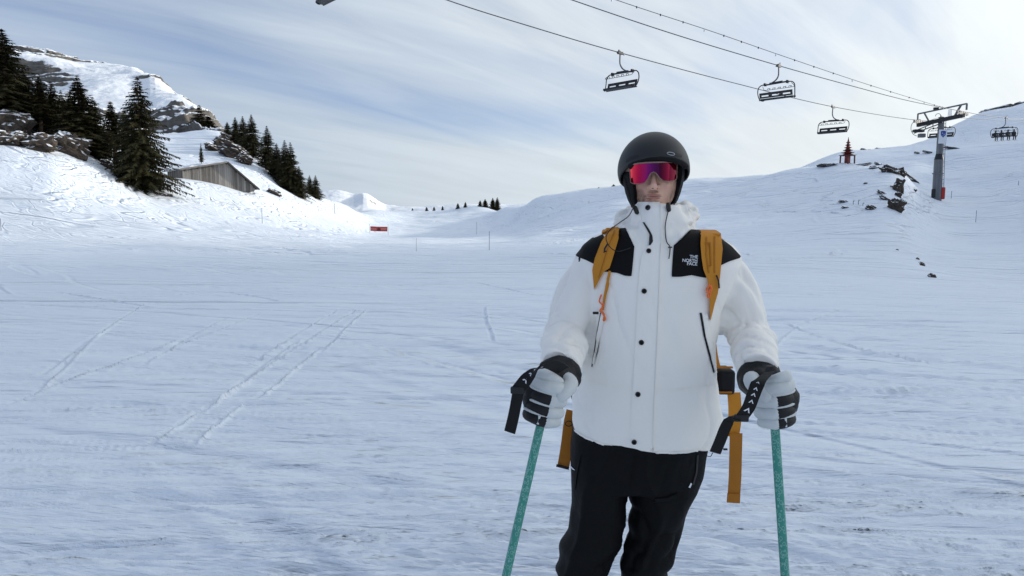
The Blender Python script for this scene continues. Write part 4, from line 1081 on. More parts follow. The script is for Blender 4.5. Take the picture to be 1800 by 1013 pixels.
    # service platform under the left end, with its hoop
    a0 = ax(0.955) + Vector((0, -0.1, 0)); b0 = P(1607, 231, 93.8) - T0
    for dz, nm in ((0.0, 'platform_beam'), (-0.42, 'platform_beam')):
        MB().bar(a0 + Vector((-0.3, 0, dz)), b0 + Vector((0, 0, dz * 0.6)), 0.16, 0.14).build(nm, STEEL.m, root)
    for t in (0.25, 0.55, 0.85):
        MB().bar((a0 + Vector((-0.3, 0, 0))).lerp(b0, t), (a0 + Vector((-0.3, 0, -0.42))).lerp(b0 + Vector((0, 0, -0.25)), t), 0.08).build('platform_strut', STEEL.m, root)
    MB().box(b0 + Vector((0.55, 0, 0.05)), (1.3, 0.7, 0.35), bev=0.08).build('platform_box', DARK.m, root)
    MB().box(b0 + Vector((1.0, 0, -0.55)), (0.8, 0.6, 0.5), bev=0.08).build('platform_box', STEEL.m, root)
    MB().tube([b0 + Vector((0.5 + 0.95 * math.cos(a), 0, 0.45 + 1.05 * math.sin(a))) for a in np.linspace(R(75), R(262), 18)], 0.035, 6).build('guard_hoop', STEEL.m, root, smooth=True)
    # a far-side railing cage near the right wheel train
    for k in range(4):
        MB().bar(B - u * (1.9 - k * 0.14) + Vector((0, 0, 0.2)), B - u * (1.9 - k * 0.14) + Vector((0, 0, 1.05)), 0.05).build('railing_bar', WHITE.m, root)
    MB().tube([A + u * 2.6 + Vector((0.35 * math.cos(a), 0, 0.55 + 0.35 * math.sin(a))) for a in np.linspace(0, math.pi, 12)], 0.035, 6).build('guard_hoop', STEEL.m, root, smooth=True)
build_tower()

# ------------------------------------------------------------------ red pagoda on the hillock
PRED = Mat('pagoda_red', (0.20, 0.020, 0.018), 0.6); PDARK = Mat('pagoda_dark_red', (0.085, 0.014, 0.014), 0.6)
def build_pagoda():
    p = at_depth(1485, 94.5); s = 94.5 / FPX
    H = P(1486, 241, 94.5).z - p.z
    e = empty('pagoda', p, R(24), 'small red pagoda tower with stacked roofs on the snowy crest', 'pagoda')
    w = 0.72
    for sx in (-1, 1):
        for sy in (-1, 1): MB().bar((sx * w * 0.85, sy * w * 0.85, -0.4), (sx * w * 0.82, sy * w * 0.82, H * 0.28), 0.13).build('post', PDARK.m, e)
    MB().box((0, 0, H * 0.13), (0.50, 0.50, H * 0.32 + 0.3)).build('core', PRED.m, e)
    z = H * 0.28; ww = w * 1.12; n = 6
    for k in range(n):
        hh = H * 0.098; m = MB(); r0, r1 = ww * 1.05, ww * 0.42
        rings = []
        for rr, zz in ((r0 * 0.9, z - 0.03), (r0 * 1.10, z + 0.05), (r0 * 0.72, z + 0.10), (r1, z + hh * 0.72), (r1 * 0.9, z + hh)):
            ring = []
            for j in range(16):
                a = j * math.pi / 8 + math.pi / 16; q = 1.0 / max(abs(math.cos(a)), abs(math.sin(a))); up = 0.06 * (q - 1) / 0.41 if zz < z + 0.09 else 0
                ring.append((rr * q * math.cos(a), rr * q * math.sin(a), zz + up))
            rings.append(ring)
        m.loft(rings).build('roof_tier', PRED.m if k % 2 else PDARK.m, e)
        z += hh; ww *= 0.76
    MB().tube([(0, 0, z - 0.02), (0, 0, z + 0.15), (0, 0, H)], [0.10, 0.06, 0.015], 8).build('spire', PDARK.m, e, smooth=True)
build_pagoda()

# ------------------------------------------------------------------ piste poles and banner
POLE_D = Mat('dark_pole', (0.05, 0.05, 0.06), 0.6); POLE_B = Mat('blue_pole', (0.10, 0.14, 0.24), 0.6); POLE_Y = Mat('pale_pole', (0.45, 0.44, 0.40), 0.6)
ORANGE_TIP = Mat('pole_tip', (0.55, 0.12, 0.03), 0.6)
for px, top, base, mt, lab in [
    (860, 407, 440, POLE_D, 'dark piste pole in the middle of the run left of the skier'),
    (838, 390, 412, POLE_Y, 'pale piste pole just behind the dark one in mid run'),
    (732, 419, 442, POLE_Y, 'pale piste pole below the red banner'),
    (461, 366, 393, POLE_B, 'blue-grey piste pole on the sunny slope below the hut'),
    (588, 358, 376, POLE_B, 'thin piste pole on the sunny slope right of the small spruces'),
    (2, 384, 405, POLE_D, 'dark piste pole at the left picture edge'),
    (1715, 370, 391, POLE_B, 'piste pole on the shaded slope right of the lift tower'),
    (1672, 336, 349, POLE_B, 'short piste pole right beside the tower foot'),
    (1790, 318, 326, POLE_B, 'piste pole on the shaded slope at the right picture edge'),
]:
    p = hit(px, base)
    if p is None: continue
    h = P(px, top, p.y).z - p.z
    e = empty('piste_pole', p, 0, lab, 'pole', 'piste poles')
    r = max(0.016, 0.00030 * p.y)
    MB().tube([(0, 0, -0.2), (0.01, 0, h * 0.82)], r, 7).build('shaft', mt.m, e, smooth=True)
    MB().tube([(0.01, 0, h * 0.82), (0.012, 0, h)], [r * 1.02, r * 0.9], 7).build('tip', mt.m if px != 461 else POLE_B.m, e, smooth=True)
BRED = Mat('banner_red', (0.40, 0.050, 0.040), 0.7)
BRED.color(BRED.ramp(BRED.noise(BRED.coord((0.9, 1, 2.2)), 1.1, 3, 0.5), [(0.3, (0.33, 0.045, 0.045)), (0.7, (0.50, 0.065, 0.045))]))
BDARK = Mat('banner_dark', (0.13, 0.010, 0.012), 0.7); BTEXT = Mat('banner_text', (0.62, 0.20, 0.18), 0.7)
def build_banner():
    p = hit(666, 412); D = p.y; s = D / FPX
    e = empty('warning_banner', p, 0, 'red warning banner with a dark triangle stretched between two thin poles', 'banner')
    a = P(651, 398, D) - p; b = P(681, 406, D) - p
    n = 14; rings = []
    zt, zb = a.z, b.z; sag = lambda t: -0.04 * math.sin(math.pi * t) - 0.10 * t
    for i in range(n + 1):
        t = i / n; x = a.x + (b.x - a.x) * t; y = 0.10 * math.sin(t * 6.0)
        rings.append([(x, y - 0.01, zb + sag(t)), (x, y - 0.01, zt + sag(t)), (x, y + 0.01, zt + sag(t)), (x, y + 0.01, zb + sag(t))])
    cl = MB().loft(rings).build('cloth', BRED.m, e)
    cx = (a.x + b.x) / 2; hh = zt - zb; m = MB()
    m.add([(cx - hh * 0.45, -0.13, zb - 0.0), (cx + hh * 0.45, -0.13, zb - 0.0), (cx, -0.13, zt - 0.15), (cx - hh * 0.45, -0.115, zb), (cx + hh * 0.45, -0.115, zb), (cx, -0.115, zt - 0.15)],
          [(0, 1, 2), (5, 4, 3), (0, 3, 4, 1), (1, 4, 5, 2), (2, 5, 3, 0)]).build('triangle', BDARK.m, cl)
    for x0, x1 in ((a.x + 0.15, cx - hh * 0.5), (cx + hh * 0.5, b.x - 0.15)):
        for k in range(5):
            xx = x0 + (x1 - x0) * (k + 0.5) / 5
            MB().box((xx, -0.13, (zt + zb) / 2 - 0.06), ((x1 - x0) / 5 * 0.7, 0.01, hh * 0.36)).build('letter', BTEXT.m, cl)
    for x in (a.x - 0.15, b.x + 0.15): MB().tube([(x, 0, -0.2), (x, 0, a.z + 0.45)], 0.035, 7).build('support_pole', POLE_Y.m, e, smooth=True)
    for x, xx in ((a.x - 0.15, a.x), (b.x + 0.15, b.x)): MB().tube([(x, 0, a.z - 0.1), (xx, 0, a.z - 0.06)], 0.015, 5).build('tie', POLE_D.m, e)
build_banner()
# ------------------------------------------------------------------ the skier
MY = 2.36                                                        # depth of the body's middle
GZ = tz(0.47, MY)
PERSON = empty('person', (P(1145, 600, MY).x, MY, GZ), 0, 'man in black helmet, red mirrored glasses and white jacket holding two ski poles', 'person')
ORG = Vector(PERSON.location)

def fabric(name, colr, rough=0.75, weave=900.0, wb=0.12, fold=0.35, fs=7.0, spec=0.3, var=0.06, crs=0.0):
    M = Mat(name, colr, rough, 0, spec)
    f = M.noise(M.coord(), fs, 4, 0.55, 0.6); w = M.noise(M.coord(), weave, 2, 0.5)
    M.color(M.mix(f, tuple(c * (1 - var) for c in colr), tuple(min(1, c * (1 + var)) for c in colr)))
    h = f
    if crs:
        for q, (sc, rt) in enumerate((((3.2, 3.2, 1.0), (0, 0.35, 0)),)):   # pressed creases
            n = M.noise(M.coord(sc, rt, loc=(4.0 * q, 1.7, 2.3 * q)), crs, 2, 0.5, 0.4); e = M.math('DIVIDE', M.math('SUBTRACT', n, 0.5), 0.045)
            g = M.math('POWER', 2.718, M.math('MULTIPLY', M.math('MULTIPLY', e, e), -1.0))
            mk = M.math('MULTIPLY_ADD', M.noise(M.coord((1, 1, 1), loc=(9.0 + q, 3, 1)), crs * 1.6, 1, 0.5), 4.0, -1.7, clamp=True)
            h = M.math('MULTIPLY_ADD', M.math('MULTIPLY', g, mk), -0.40, h)
    b = M.bump(h, fold, 0.012); M.bump(w, wb, 0.0012, b)
    return M
JWHITE = fabric('white_shell_fabric', (0.93, 0.895, 0.835), 0.62, 900, 0.10, 0.55, 5.0, 0.4, 0.02, 1.6)
JBLACK = fabric('black_shell_fabric', (0.0035, 0.0035, 0.004), 0.65, 700, 0.2, 0.3, 9.0, 0.16, 0.15)
TROUS = fabric('black_trouser_fabric', (0.0042, 0.0042, 0.0047), 0.66, 500, 0.3, 0.8, 6.0, 0.14, 0.2, 2.0)
SKIN = Mat('skin', (0.56, 0.33, 0.25), 0.5, 0, 0.4)
SKIN.b.inputs['Subsurface Weight'].default_value = 0.0
SPLASTIC = Mat('matte_black_plastic', (0.018, 0.0185, 0.0195), 0.5, 0, 0.4)
SPLASTIC.bump(SPLASTIC.noise(SPLASTIC.coord(), 260, 3, 0.6), 0.15, 0.001)
PADBLK = fabric('black_padding', (0.006, 0.006, 0.0065), 0.85, 400, 0.4, 0.3, 14)
ORANGE = fabric('amber_webbing', (0.56, 0.225, 0.020), 0.7, 420, 0.5, 0.15, 12, 0.3, 0.10)
ORANGE_D = fabric('amber_webbing_dark', (0.40, 0.150, 0.014), 0.7, 420, 0.5, 0.15, 12, 0.3, 0.10)
NEON = Mat('orange_cord', (0.85, 0.17, 0.03), 0.6)
GLGREY = fabric('grey_glove_leather', (0.62, 0.645, 0.635), 0.6, 300, 0.35, 0.4, 22, 0.35, 0.08)
GLBLK = fabric('black_glove_leather', (0.007, 0.007, 0.008), 0.55, 300, 0.35, 0.4, 22, 0.35, 0.2)
SNAP = Mat('snap_button', (0.012, 0.012, 0.013), 0.4, 0.2)
STITCH = Mat('white_print', (0.72, 0.74, 0.78), 0.7)
ZIP = Mat('zip_black', (0.006, 0.006, 0.007), 0.6)

def zpy(py, Y=MY): return P(1145, py, Y).z
def xpx(px, py, Y=MY): return P(px, py, Y).x
def sring(cx, cy, z, hw, yf, yb, n=48, e=2.4, tilt=0.0):
    out = []
    for k in range(n):
        a = 2 * math.pi * k / n; c, s = math.cos(a), math.sin(a)
        x = hw * math.copysign(abs(c) ** (2 / e), c); y = (yb if s > 0 else yf) * math.copysign(abs(s) ** (2 / e), s)
        out.append(Vector((cx + x, cy + y, z + tilt * x)))
    return out
def remesh(mb, voxel, smooth_it=4, fac=0.5):
    """one continuous skin round overlapping closed shapes; returns vertex array, faces, normals"""
    me = mb.mesh('work'); o = bpy.data.objects.new('work', me); COL.objects.link(o)
    m = o.modifiers.new('r', 'REMESH'); m.mode = 'VOXEL'; m.voxel_size = voxel
    m = o.modifiers.new('s', 'SMOOTH'); m.factor = fac; m.iterations = smooth_it
    dg = bpy.context.evaluated_depsgraph_get(); ev = o.evaluated_get(dg)
    m2 = bpy.data.meshes.new_from_object(ev)
    n = len(m2.vertices); V = np.zeros(n * 3); m2.vertices.foreach_get('co', V)
    N = np.zeros(n * 3); m2.vertices.foreach_get('normal', N)
    F = [tuple(p.vertices) for p in m2.polygons]
    bpy.data.objects.remove(o); bpy.data.meshes.remove(m2); bpy.data.meshes.remove(me)
    return V.reshape(-1, 3), F, N.reshape(-1, 3)
def mesh_from(name, V, F, mat, parent, smooth=True):
    me = bpy.data.meshes.new(name); me.from_pydata((np.asarray(V) - np.array(ORG)).tolist(), [], F); me.update()
    return link_mesh(name, me, mat, parent, smooth)

# ---- jacket: torso, sleeves, collar and hood in one skin
jk = MB()
rings = []
for py, pl, pr, yf, yb in [(394, 1106, 1200, .085, .085), (402, 1082, 1222, .092, .10), (410, 1058, 1248, .10, .115), (419, 1040, 1268, .105, .12), (432, 1024, 1288, .114, .13), (448, 1016, 1300, .126, .138), (468, 1016, 1302, .14, .142),
                           (500, 1026, 1288, .152, .15), (560, 1033, 1266, .168, .152), (620, 1024, 1257, .175, .152), (680, 1010, 1262, .180, .155), (715, 1003, 1268, .182, .156), (748, 1002, 1264, .181, .155), (766, 1004, 1258, .177, .152)]:
    z = zpy(py); cx = (xpx(pl, py) + xpx(pr, py)) / 2; hw = (xpx(pr, py) - xpx(pl, py)) / 2
    low = max(0.0, (py - 640) / 126.0)
    rings.append(sring(cx, MY, z, hw, yf, yb, e=2.5, tilt=-0.10 * min(1, low)))
jk.loft(rings)
ARM_L = [(1056, 462, 2.38, .078), (1040, 485, 2.375, .085), (1024, 515, 2.37, .087), (1009, 552, 2.36, .082), (997, 588, 2.32, .080), (990, 612, 2.24, .076), (985, 634, 2.15, .068), (981, 650, 2.08, .060)]
ARM_R = [(1252, 466, 2.38, .078), (1269, 488, 2.375, .086), (1287, 518, 2.37, .088), (1303, 555, 2.36, .084), (1316, 590, 2.32, .082), (1325, 614, 2.24, .078), (1330, 637, 2.15, .070), (1334, 655, 2.08, .061)]
for arm in (ARM_L, ARM_R):
    pts = spline([P(a, b, c) for a, b, c, _ in arm], 22); rr = np.interp(np.linspace(0, 1, 22), np.linspace(0, 1, len(arm)), [q[3] for q in arm])
    jk.tube(pts, list(rr), 28)
cr = []
for py, pl, pr, yf, yb in [(432, 1094, 1214, .105, .10), (412, 1096, 1213, .118, .115), (392, 1099, 1211, .124, .125), (374, 1104, 1203, .122, .125), (362, 1109, 1196, .118, .118), (357, 1113, 1191, .113, .11)]:
    z = zpy(py); cx = (xpx(pl, py) + xpx(pr, py)) / 2; hw = (xpx(pr, py) - xpx(pl, py)) / 2
    cr.append(sring(cx, MY, z, hw, yf, yb, e=2.3))
jk.loft(cr)
hood = spline([P(1196, 408, 2.27), P(1212, 392, 2.33), P(1211, 374, 2.42), P(1180, 372, 2.52), P(1145, 378, 2.55), P(1110, 380, 2.52), P(1096, 390, 2.42), P(1098, 404, 2.32), P(1112, 416, 2.26)], 40)
jk.tube(hood, [0.022 + 0.016 * math.sin(math.pi * i / 39) + 0.004 * math.sin(i * 1.9) for i in range(40)], 14)
fl = spline([P(1203, 356, 2.33), P(1210, 376, 2.32), P(1204, 398, 2.28), P(1190, 415, 2.25)], 14)
jk.tube(fl, [0.010, .014, .017, .019, .021, .022, .022, .022, .022, .021, .020, .019, .017, .015], 12)
V, F, N = remesh(jk, 0.0065, 5, 0.5)
# cloth folds: creases run along given directions
def crease(V, along, seed, fa, fl, sharp=2.2, warp=0.35):
    along = np.array(along) / np.linalg.norm(along)
    a = np.cross(along, [0, 1, 0]); a /= np.linalg.norm(a); b = np.cross(along, a)
    u, v, w = V @ along, V @ a, V @ b
    wv = warp * noise3(u * 6, v * 6, w * 6, seed + 5)
    n = noise3(v * fa + wv, w * fa + wv, u * fl, seed) + 0.5 * noise3(v * fa * 2.1 + 2 * wv, w * fa * 2.1, u * fl * 1.7 + 4, seed + 1)
    return (1 - np.clip(np.abs(n) * 1.5, 0, 1)) ** sharp
x, y, z = V.T; d = np.zeros(len(V))
xm = x - ORG.x; front = sstep(2.36, 2.26, y)
d += 0.007 * sstep(1.40, 1.25, z) * fbm3(x * 6, y * 6, z * 2.6, 201, 2)
d -= 0.007 * sstep(1.42, 1.30, z) * crease(V, (0.30, 0, 1.0), 301, 5, 1.6, 4.0) * sstep(0.04, 0.14, np.abs(xm)) * (xm > 0)
d -= 0.007 * sstep(1.42, 1.30, z) * crease(V, (-0.30, 0, 1.0), 303, 5, 1.6, 4.0) * sstep(0.04, 0.14, np.abs(xm)) * (xm < 0)
d -= 0.005 * sstep(1.15, 0.95, z) * crease(V, (0.9, 0, 0.35), 305, 6, 2.0, 4.0)
d += 0.0025 * sstep(1.0, 0.88, z) * np.sin((x * 30) + 3 * noise3(x * 5, y * 5, z * 3, 204))
for arm in (ARM_L, ARM_R):
    sp_ = spline([P(a, b, c) for a, b, c, _ in arm], 60)
    pts = np.array([list(q) for q in sp_])[::2]; tang = np.gradient(pts, axis=0); tang /= np.linalg.norm(tang, axis=1)[:, None]
    dd = np.linalg.norm(V[:, None, :] - pts[None, :, :], axis=2); k = dd.argmin(1); dist = dd.min(1)
    rel = V - pts[k]; t = (k + np.clip((rel * tang[k]).sum(1) / 0.012, -0.5, 0.5)) / (len(pts) - 1)
    ref = np.array([0.0, 1.0, 0.0]); sd = np.cross(tang[k], ref); ang = np.arctan2((rel * ref).sum(1), (rel * sd).sum(1))
    w = sstep(0.115, 0.095, dist) * (np.abs(xm) > 0.19)
    n = noise3(x * 8, y * 8, z * 8, 211)
    ph = t * 84 + 2.6 * np.sin(ang + (1 if arm is ARM_L else -1)) + 4.2 * n
    sw = np.abs(np.sin(ph * 0.5)); ridge = sw ** 0.55 - 0.75
    bunch = sstep(0.46, 0.66, t) * (0.65 + 0.5 * noise3(x * 12, y * 12, z * 12, 215))
    d += w * bunch * 0.010 * ridge - w * sstep(0.42, 0.60, t) * 0.016 * crease(V, ((1.0 if arm is ARM_L else -1.0), 0, 0.55), 313, 9, 3.0, 3.0)
    d += w * (1 - sstep(0.5, 0.7, t)) * sstep(0.06, 0.25, t) * (-0.022 * crease(V, ((0.45 if arm is ARM_L else -0.45), 0, 1.0), 311, 5, 1.8, 4.0) + 0.003)
ck = sstep(1.50, 1.54, z) * (np.abs(x - ORG.x) < 0.17) * (0.45 + 0.55 * sstep(2.235, 2.30, y))
d += ck * (0.003 - 0.018 * crease(V, (1.0, 0, 0.5), 321, 11, 5, 2.6) - 0.014 * crease(V, (-0.8, 0, 0.7), 323, 10, 5, 2.6))
V = V + N * d[:, None]
yoke_back = []
me = bpy.data.meshes.new('jacket'); me.from_pydata((V - np.array(ORG)).tolist(), [], F); me.update()
# back yoke is black too
mi = np.zeros(len(F), dtype=np.int32)
C = np.array([V[list(f)].mean(0) for f in F])
zs = 1.30
sel = (C[:, 1] > MY - 0.035) & (C[:, 2] > 1.375 + 0.0 * C[:, 0]) & (C[:, 2] < 1.505) & (np.abs(C[:, 0] - ORG.x) < 0.25) & (np.hypot((C[:, 0] - ORG.x), (C[:, 1] - MY)) > 0.125)
mi[sel] = 1
JACKET = link_mesh('jacket', me, [JWHITE.m, JBLACK.m], PERSON)
me.polygons.foreach_set('material_index', mi)
JB = BVHTree.FromPolygons([Vector(v) for v in V], F)
EYE = Vector((0, 0, CZ))
def on_cloth(px, py, off=0.002, bvh=None, guess=2.2):
    bv = bvh or JB
    h = bv.ray_cast(EYE, ray(px, py))
    if h[0] is None:
        p = P(px, py, guess + 0.12); h2 = bv.find_nearest(p); n = h2[1]; q = h2[0]
        if n.dot(EYE - q) < 0: n = -n
        return q + n * off, n
    n = h[1]
    if n.dot(EYE - h[0]) < 0: n = -n
    return h[0] + n * off, n
def resample(poly, n):
    poly = [Vector((a, b, 0)) for a, b in poly]
    L = [0]
    for i in range(len(poly) - 1): L.append(L[-1] + (poly[i + 1] - poly[i]).length)
    out = []
    for k in range(n):
        t = L[-1] * k / (n - 1); i = 0
        while i < len(poly) - 2 and L[i + 1] < t: i += 1
        f = (t - L[i]) / max(L[i + 1] - L[i], 1e-6); out.append(poly[i].lerp(poly[i + 1], min(f, 1)))
    return out
def patch(name, left, right, mat, parent, nu=14, nv=30, off=0.0025, bvh=None, smooth_pts=True, th=0.004, loop=2):
    """a piece of cloth lying on the garment between two outlines (photo coordinates), with its own thickness"""
    a, b = resample(left, nv), resample(right, nv)
    Gp = [[on_cloth(*(a[j].lerp(b[j], i / (nu - 1)).xy), off, bvh)[0] for i in range(nu)] for j in range(nv)]
    for _ in range(loop):                                        # iron out voxel ripple
        H = [row[:] for row in Gp]
        for j in range(1, nv - 1):
            for i in range(1, nu - 1):
                H[j][i] = Gp[j][i] * 0.5 + (Gp[j - 1][i] + Gp[j + 1][i] + Gp[j][i - 1] + Gp[j][i + 1]) * 0.125
        Gp = H
    m = MB(); idx = lambda j, i: j * nu + i
    m.v = [p for row in Gp for p in row]
    m.f = [(idx(j, i), idx(j, i + 1), idx(j + 1, i + 1), idx(j + 1, i)) for j in range(nv - 1) for i in range(nu - 1)]
    edge = [(0, i) for i in range(nu)] + [(j, nu - 1) for j in range(1, nv)] + [(nv - 1, i) for i in range(nu - 2, -1, -1)] + [(j, 0) for j in range(nv - 2, 0, -1)]
    base = len(m.v)
    for j, i in edge:
        p = Gp[j][i]; m.v.append(p + (p - EYE).normalized() * (th + off))
    ne = len(edge)
    for k in range(ne):
        k2 = (k + 1) % ne; m.f.append((idx(*edge[k]), base + k, base + k2, idx(*edge[k2])))
    return m.build(name, mat, parent, smooth=True, world=True)

# black yokes
patch('yoke_panel', [(1013, 449), (1026, 433), (1045, 420), (1068, 409), (1088, 402), (1100, 402)],
      [(1014, 451), (1030, 457), (1046, 465), (1056, 477), (1068, 478), (1085, 480), (1098, 485), (1110, 486), (1112, 468), (1114, 448), (1115, 434)], JBLACK.m, JACKET, 22, 44, 0.003)
patch('yoke_panel', [(1212, 404), (1228, 405), (1250, 413), (1268, 421), (1285, 434), (1301, 451)],
      [(1184, 432), (1182, 455), (1180, 487), (1196, 487), (1215, 484), (1240, 489), (1254, 476), (1264, 468), (1281, 460), (1299, 454)], JBLACK.m, JACKET, 22, 44, 0.003)
YOKE_R = JACKET.children[-1] if False else [o for o in bpy.data.objects if o.name.startswith('yoke_panel')][-1]
YB = BVHTree.FromPolygons([v.co + ORG for v in YOKE_R.data.vertices], [tuple(p.vertices) for p in YOKE_R.data.polygons])
# front placket, snaps, zips, pockets
patch('front_placket', [(1118, 357), (1124, 372), (1132, 392), (1146, 414), (1147, 425), (1133, 440), (1127, 452), (1122, 500), (1116, 620), (1111, 700), (1108, 796)],
      [(1160, 357), (1160, 375), (1161, 395), (1161, 414), (1161, 425), (1160, 440), (1160, 452), (1158, 500), (1153, 620), (1149, 700), (1146, 804)], JWHITE.m, JACKET, 12, 90, 0.004)
patch('placket_seam', [(1160, 360), (1161, 420), (1158, 500), (1153, 620), (1149, 700), (1146, 796)], [(1162, 360), (1163, 420), (1160, 500), (1155, 620), (1151, 700), (1148, 796)], JWHITE.m, JACKET, 3, 90, 0.0065)
for px, py, rr in ((1140, 366, .0085), (1140, 442, .0078), (1132, 512, .0082), (1127, 602, .0082), (1121, 693, .0082), (1115, 777, .0082)):
    p, n = on_cloth(px, py, 0.005); m = MB().disc(p, n, rr, 0.006, 20); o = m.build('snap_button', SNAP.m, JACKET, smooth=True, world=True)
    MB().disc(p + n * 0.003, n, rr * 0.55, 0.002, 16).build('snap_cap', JBLACK.m, o, smooth=True, world=True)
patch('collar_gap', [(1131, 391), (1137, 402), (1142, 412), (1141, 424), (1140, 432)], [(1134, 391), (1141, 402), (1147, 414), (1148, 424), (1143, 432)], ZIP.m, JACKET, 4, 14, 0.0055)
patch('collar_zip', [(1110, 362), (1113, 372)], [(1113, 362), (1118, 372)], JWHITE.m, JACKET, 3, 4, 0.003)
patch('pocket_zip', [(1056, 548), (1050, 580), (1045, 612), (1040, 645)], [(1058, 548), (1052, 580), (1047, 612), (1042, 645)], ZIP.m, JACKET, 3, 30, 0.0018)
patch('pocket_flap', [(1058, 552), (1052, 584), (1047, 616), (1043, 640)], [(1064, 556), (1058, 586), (1052, 618), (1046, 641)], JWHITE.m, JACKET, 4, 30, 0.0055)
patch('pocket_zip', [(1229, 550), (1236, 590), (1245, 625), (1253, 655)], [(1233, 550), (1239, 590), (1248, 625), (1255, 655)], ZIP.m, JACKET, 3, 30, 0.002)
patch('pocket_flap', [(1233, 552), (1239, 592), (1248, 628), (1255, 655)], [(1242, 552), (1247, 592), (1253, 628), (1258, 655)], JWHITE.m, JACKET, 4, 30, 0.0055)
patch('waist_seam', [(1030, 668), (1070, 678), (1108, 684)], [(1030, 670), (1070, 680), (1108, 686)], JWHITE.m, JACKET, 3, 30, 0.003)
patch('waist_seam', [(1150, 685), (1200, 684), (1258, 676)], [(1150, 687), (1200, 686), (1258, 678)], JWHITE.m, JACKET, 3, 30, 0.003)
patch('hem_band', [(1006, 752), (1030, 768), (1060, 779), (1085, 785), (1108, 789)], [(1006, 755), (1030, 771), (1060, 782), (1085, 788), (1108, 792)], JWHITE.m, JACKET, 3, 40, 0.003)
patch('hem_band', [(1148, 793), (1175, 794), (1205, 793), (1240, 788)], [(1148, 796), (1175, 797), (1205, 796), (1240, 791)], JWHITE.m, JACKET, 3, 40, 0.003)
# chest lettering, three short lines
def cloth_text(s, x0, y0, hpx, rot, mat, parent, off=0.0012, squeeze=1.0, bold=0.012, name='lettering'):
    cu = bpy.data.curves.new('t', 'FONT'); cu.body = s; cu.size = 1.0; cu.offset = bold; cu.resolution_u = 3; cu.space_character = 0.95
    o = bpy.data.objects.new('t', cu); COL.objects.link(o)
    dg = bpy.context.evaluated_depsgraph_get(); me = bpy.data.meshes.new_from_object(o.evaluated_get(dg))
    vs = [v.co.copy() for v in me.vertices]; fs = [tuple(p.vertices) for p in me.polygons]
    bpy.data.objects.remove(o); bpy.data.meshes.remove(me); bpy.data.curves.remove(cu)
    k = hpx / 0.70; c, sn = math.cos(rot), math.sin(rot); m = MB()
    for v in vs:
        a, b = v.x * k * squeeze, -v.y * k
        m.v.append(on_cloth(x0 + a * c - b * sn, y0 + a * sn + b * c, off, YB)[0])
    m.f = fs
    n = len(m.v)
    return m.build(name, mat, parent, world=True, fix=False)
for s, x0, y0 in (('THE', 1212, 454.2), ('NORTH', 1199, 460.6), ('FACE', 1207, 466.4)):
    cloth_text(s, x0, y0, 5.6, R(2), STITCH.m, JACKET, squeeze=1.02 if s != 'NORTH' else 0.98)
# draw cords and toggles on the collar
def cloth_tube(name, pts, r, mat, parent, off=0.004, n=26, free=None):
    pp = spline([on_cloth(a, b, off)[0] if not (free and i in free) else P(a, b, free[i]) for i, (a, b) in enumerate(pts)], n)
    return MB().tube(pp, r, 6).build(name, mat, parent, smooth=True, world=True)
for px, py, t in ((1121, 370, -0.45), (1173, 366, -0.15)):
    p, n = on_cloth(px, py, 0.008); u = Vector((math.sin(t), 0, math.cos(t)))
    MB().capsule([p - u * 0.008, p + u * 0.008], [0.0075, 0.0075], 10).build('cord_toggle', SNAP.m, JACKET, smooth=True, world=True)
cloth_tube('draw_cord', [(1173, 372), (1169, 388), (1168, 404), (1171, 424), (1177, 436), (1175, 456)], 0.0016, ZIP.m, JACKET, 0.006)
cloth_tube('draw_cord', [(1118, 368), (1105, 380), (1090, 391), (1075, 402), (1066, 414), (1067, 426), (1076, 438), (1090, 444), (1108, 438)], 0.0016, ZIP.m, JACKET, 0.012, free={1: 2.20, 2: 2.21, 3: 2.20, 4: 2.20, 5: 2.20, 6: 2.20})
p, n = on_cloth(1177, 436, 0.007); MB().box(p, (0.012, 0.006, 0.004)).build('cord_knot', ZIP.m, JACKET, world=True)
MB().tube([P(1068, 429, 2.195), P(1063, 437, 2.195), P(1062, 444, 2.195), P(1066, 441, 2.195)], [.003, .003, .0035, .003], 6).build('cord_hook', ZIP.m, JACKET, smooth=True, world=True)
pp, n = on_cloth(1140, 438, 0.004)

# ---- trousers
tr = MB(); TY = 2.39
rings = []
for py, pl, pr, yf, yb in [(690, 1015, 1258, .15, .14), (740, 1008, 1250, .155, .145), (790, 1003, 1240, .15, .145), (830, 1004, 1232, .14, .14), (850, 1008, 1226, .13, .13)]:
    z = zpy(py, TY); cx = (xpx(pl, py, TY) + xpx(pr, py, TY)) / 2; hw = (xpx(pr, py, TY) - xpx(pl, py, TY)) / 2
    rings.append(sring(cx, TY, z, hw, yf, yb, 40, 2.5))
tr.loft(rings)
LEG_L = [(780, 1057, 54, .125), (862, 1052, 49.5, .118), (890, 1050, 48, .108), (910, 1047, 47, .105), (935, 1042, 48.5, .105), (955, 1034, 49.5, .105), (985, 1025, 47.5, .102), (1013, 1021, 46, .10), (1060, 1013, 42, .10), (1120, 1012, 45, .105), (1185, 1010, 46, .11)]
LEG_R = [(780, 1173, 64, .125), (855, 1166, 60, .122), (880, 1161, 52, .110), (900, 1157, 47, .105), (935, 1152, 44.5, .105), (955, 1147, 45, .105), (985, 1137, 46, .102), (1013, 1132, 44.5, .10), (1060, 1132, 41, .10), (1120, 1124, 45, .105), (1185, 1123, 46, .11)]
for leg in (LEG_L, LEG_R):
    rings = []
    for py, c, hwp, dp in leg:
        z = zpy(py, TY); rings.append(sring(xpx(c, py, TY), TY, z, hwp * TY / FPX, dp, dp, 28, 2.3))
    tr.loft(rings)
TV, TF, TN = remesh(tr, 0.008, 4, 0.5)
x, y, z = TV.T
kn = sstep(0.62, 0.42, z)
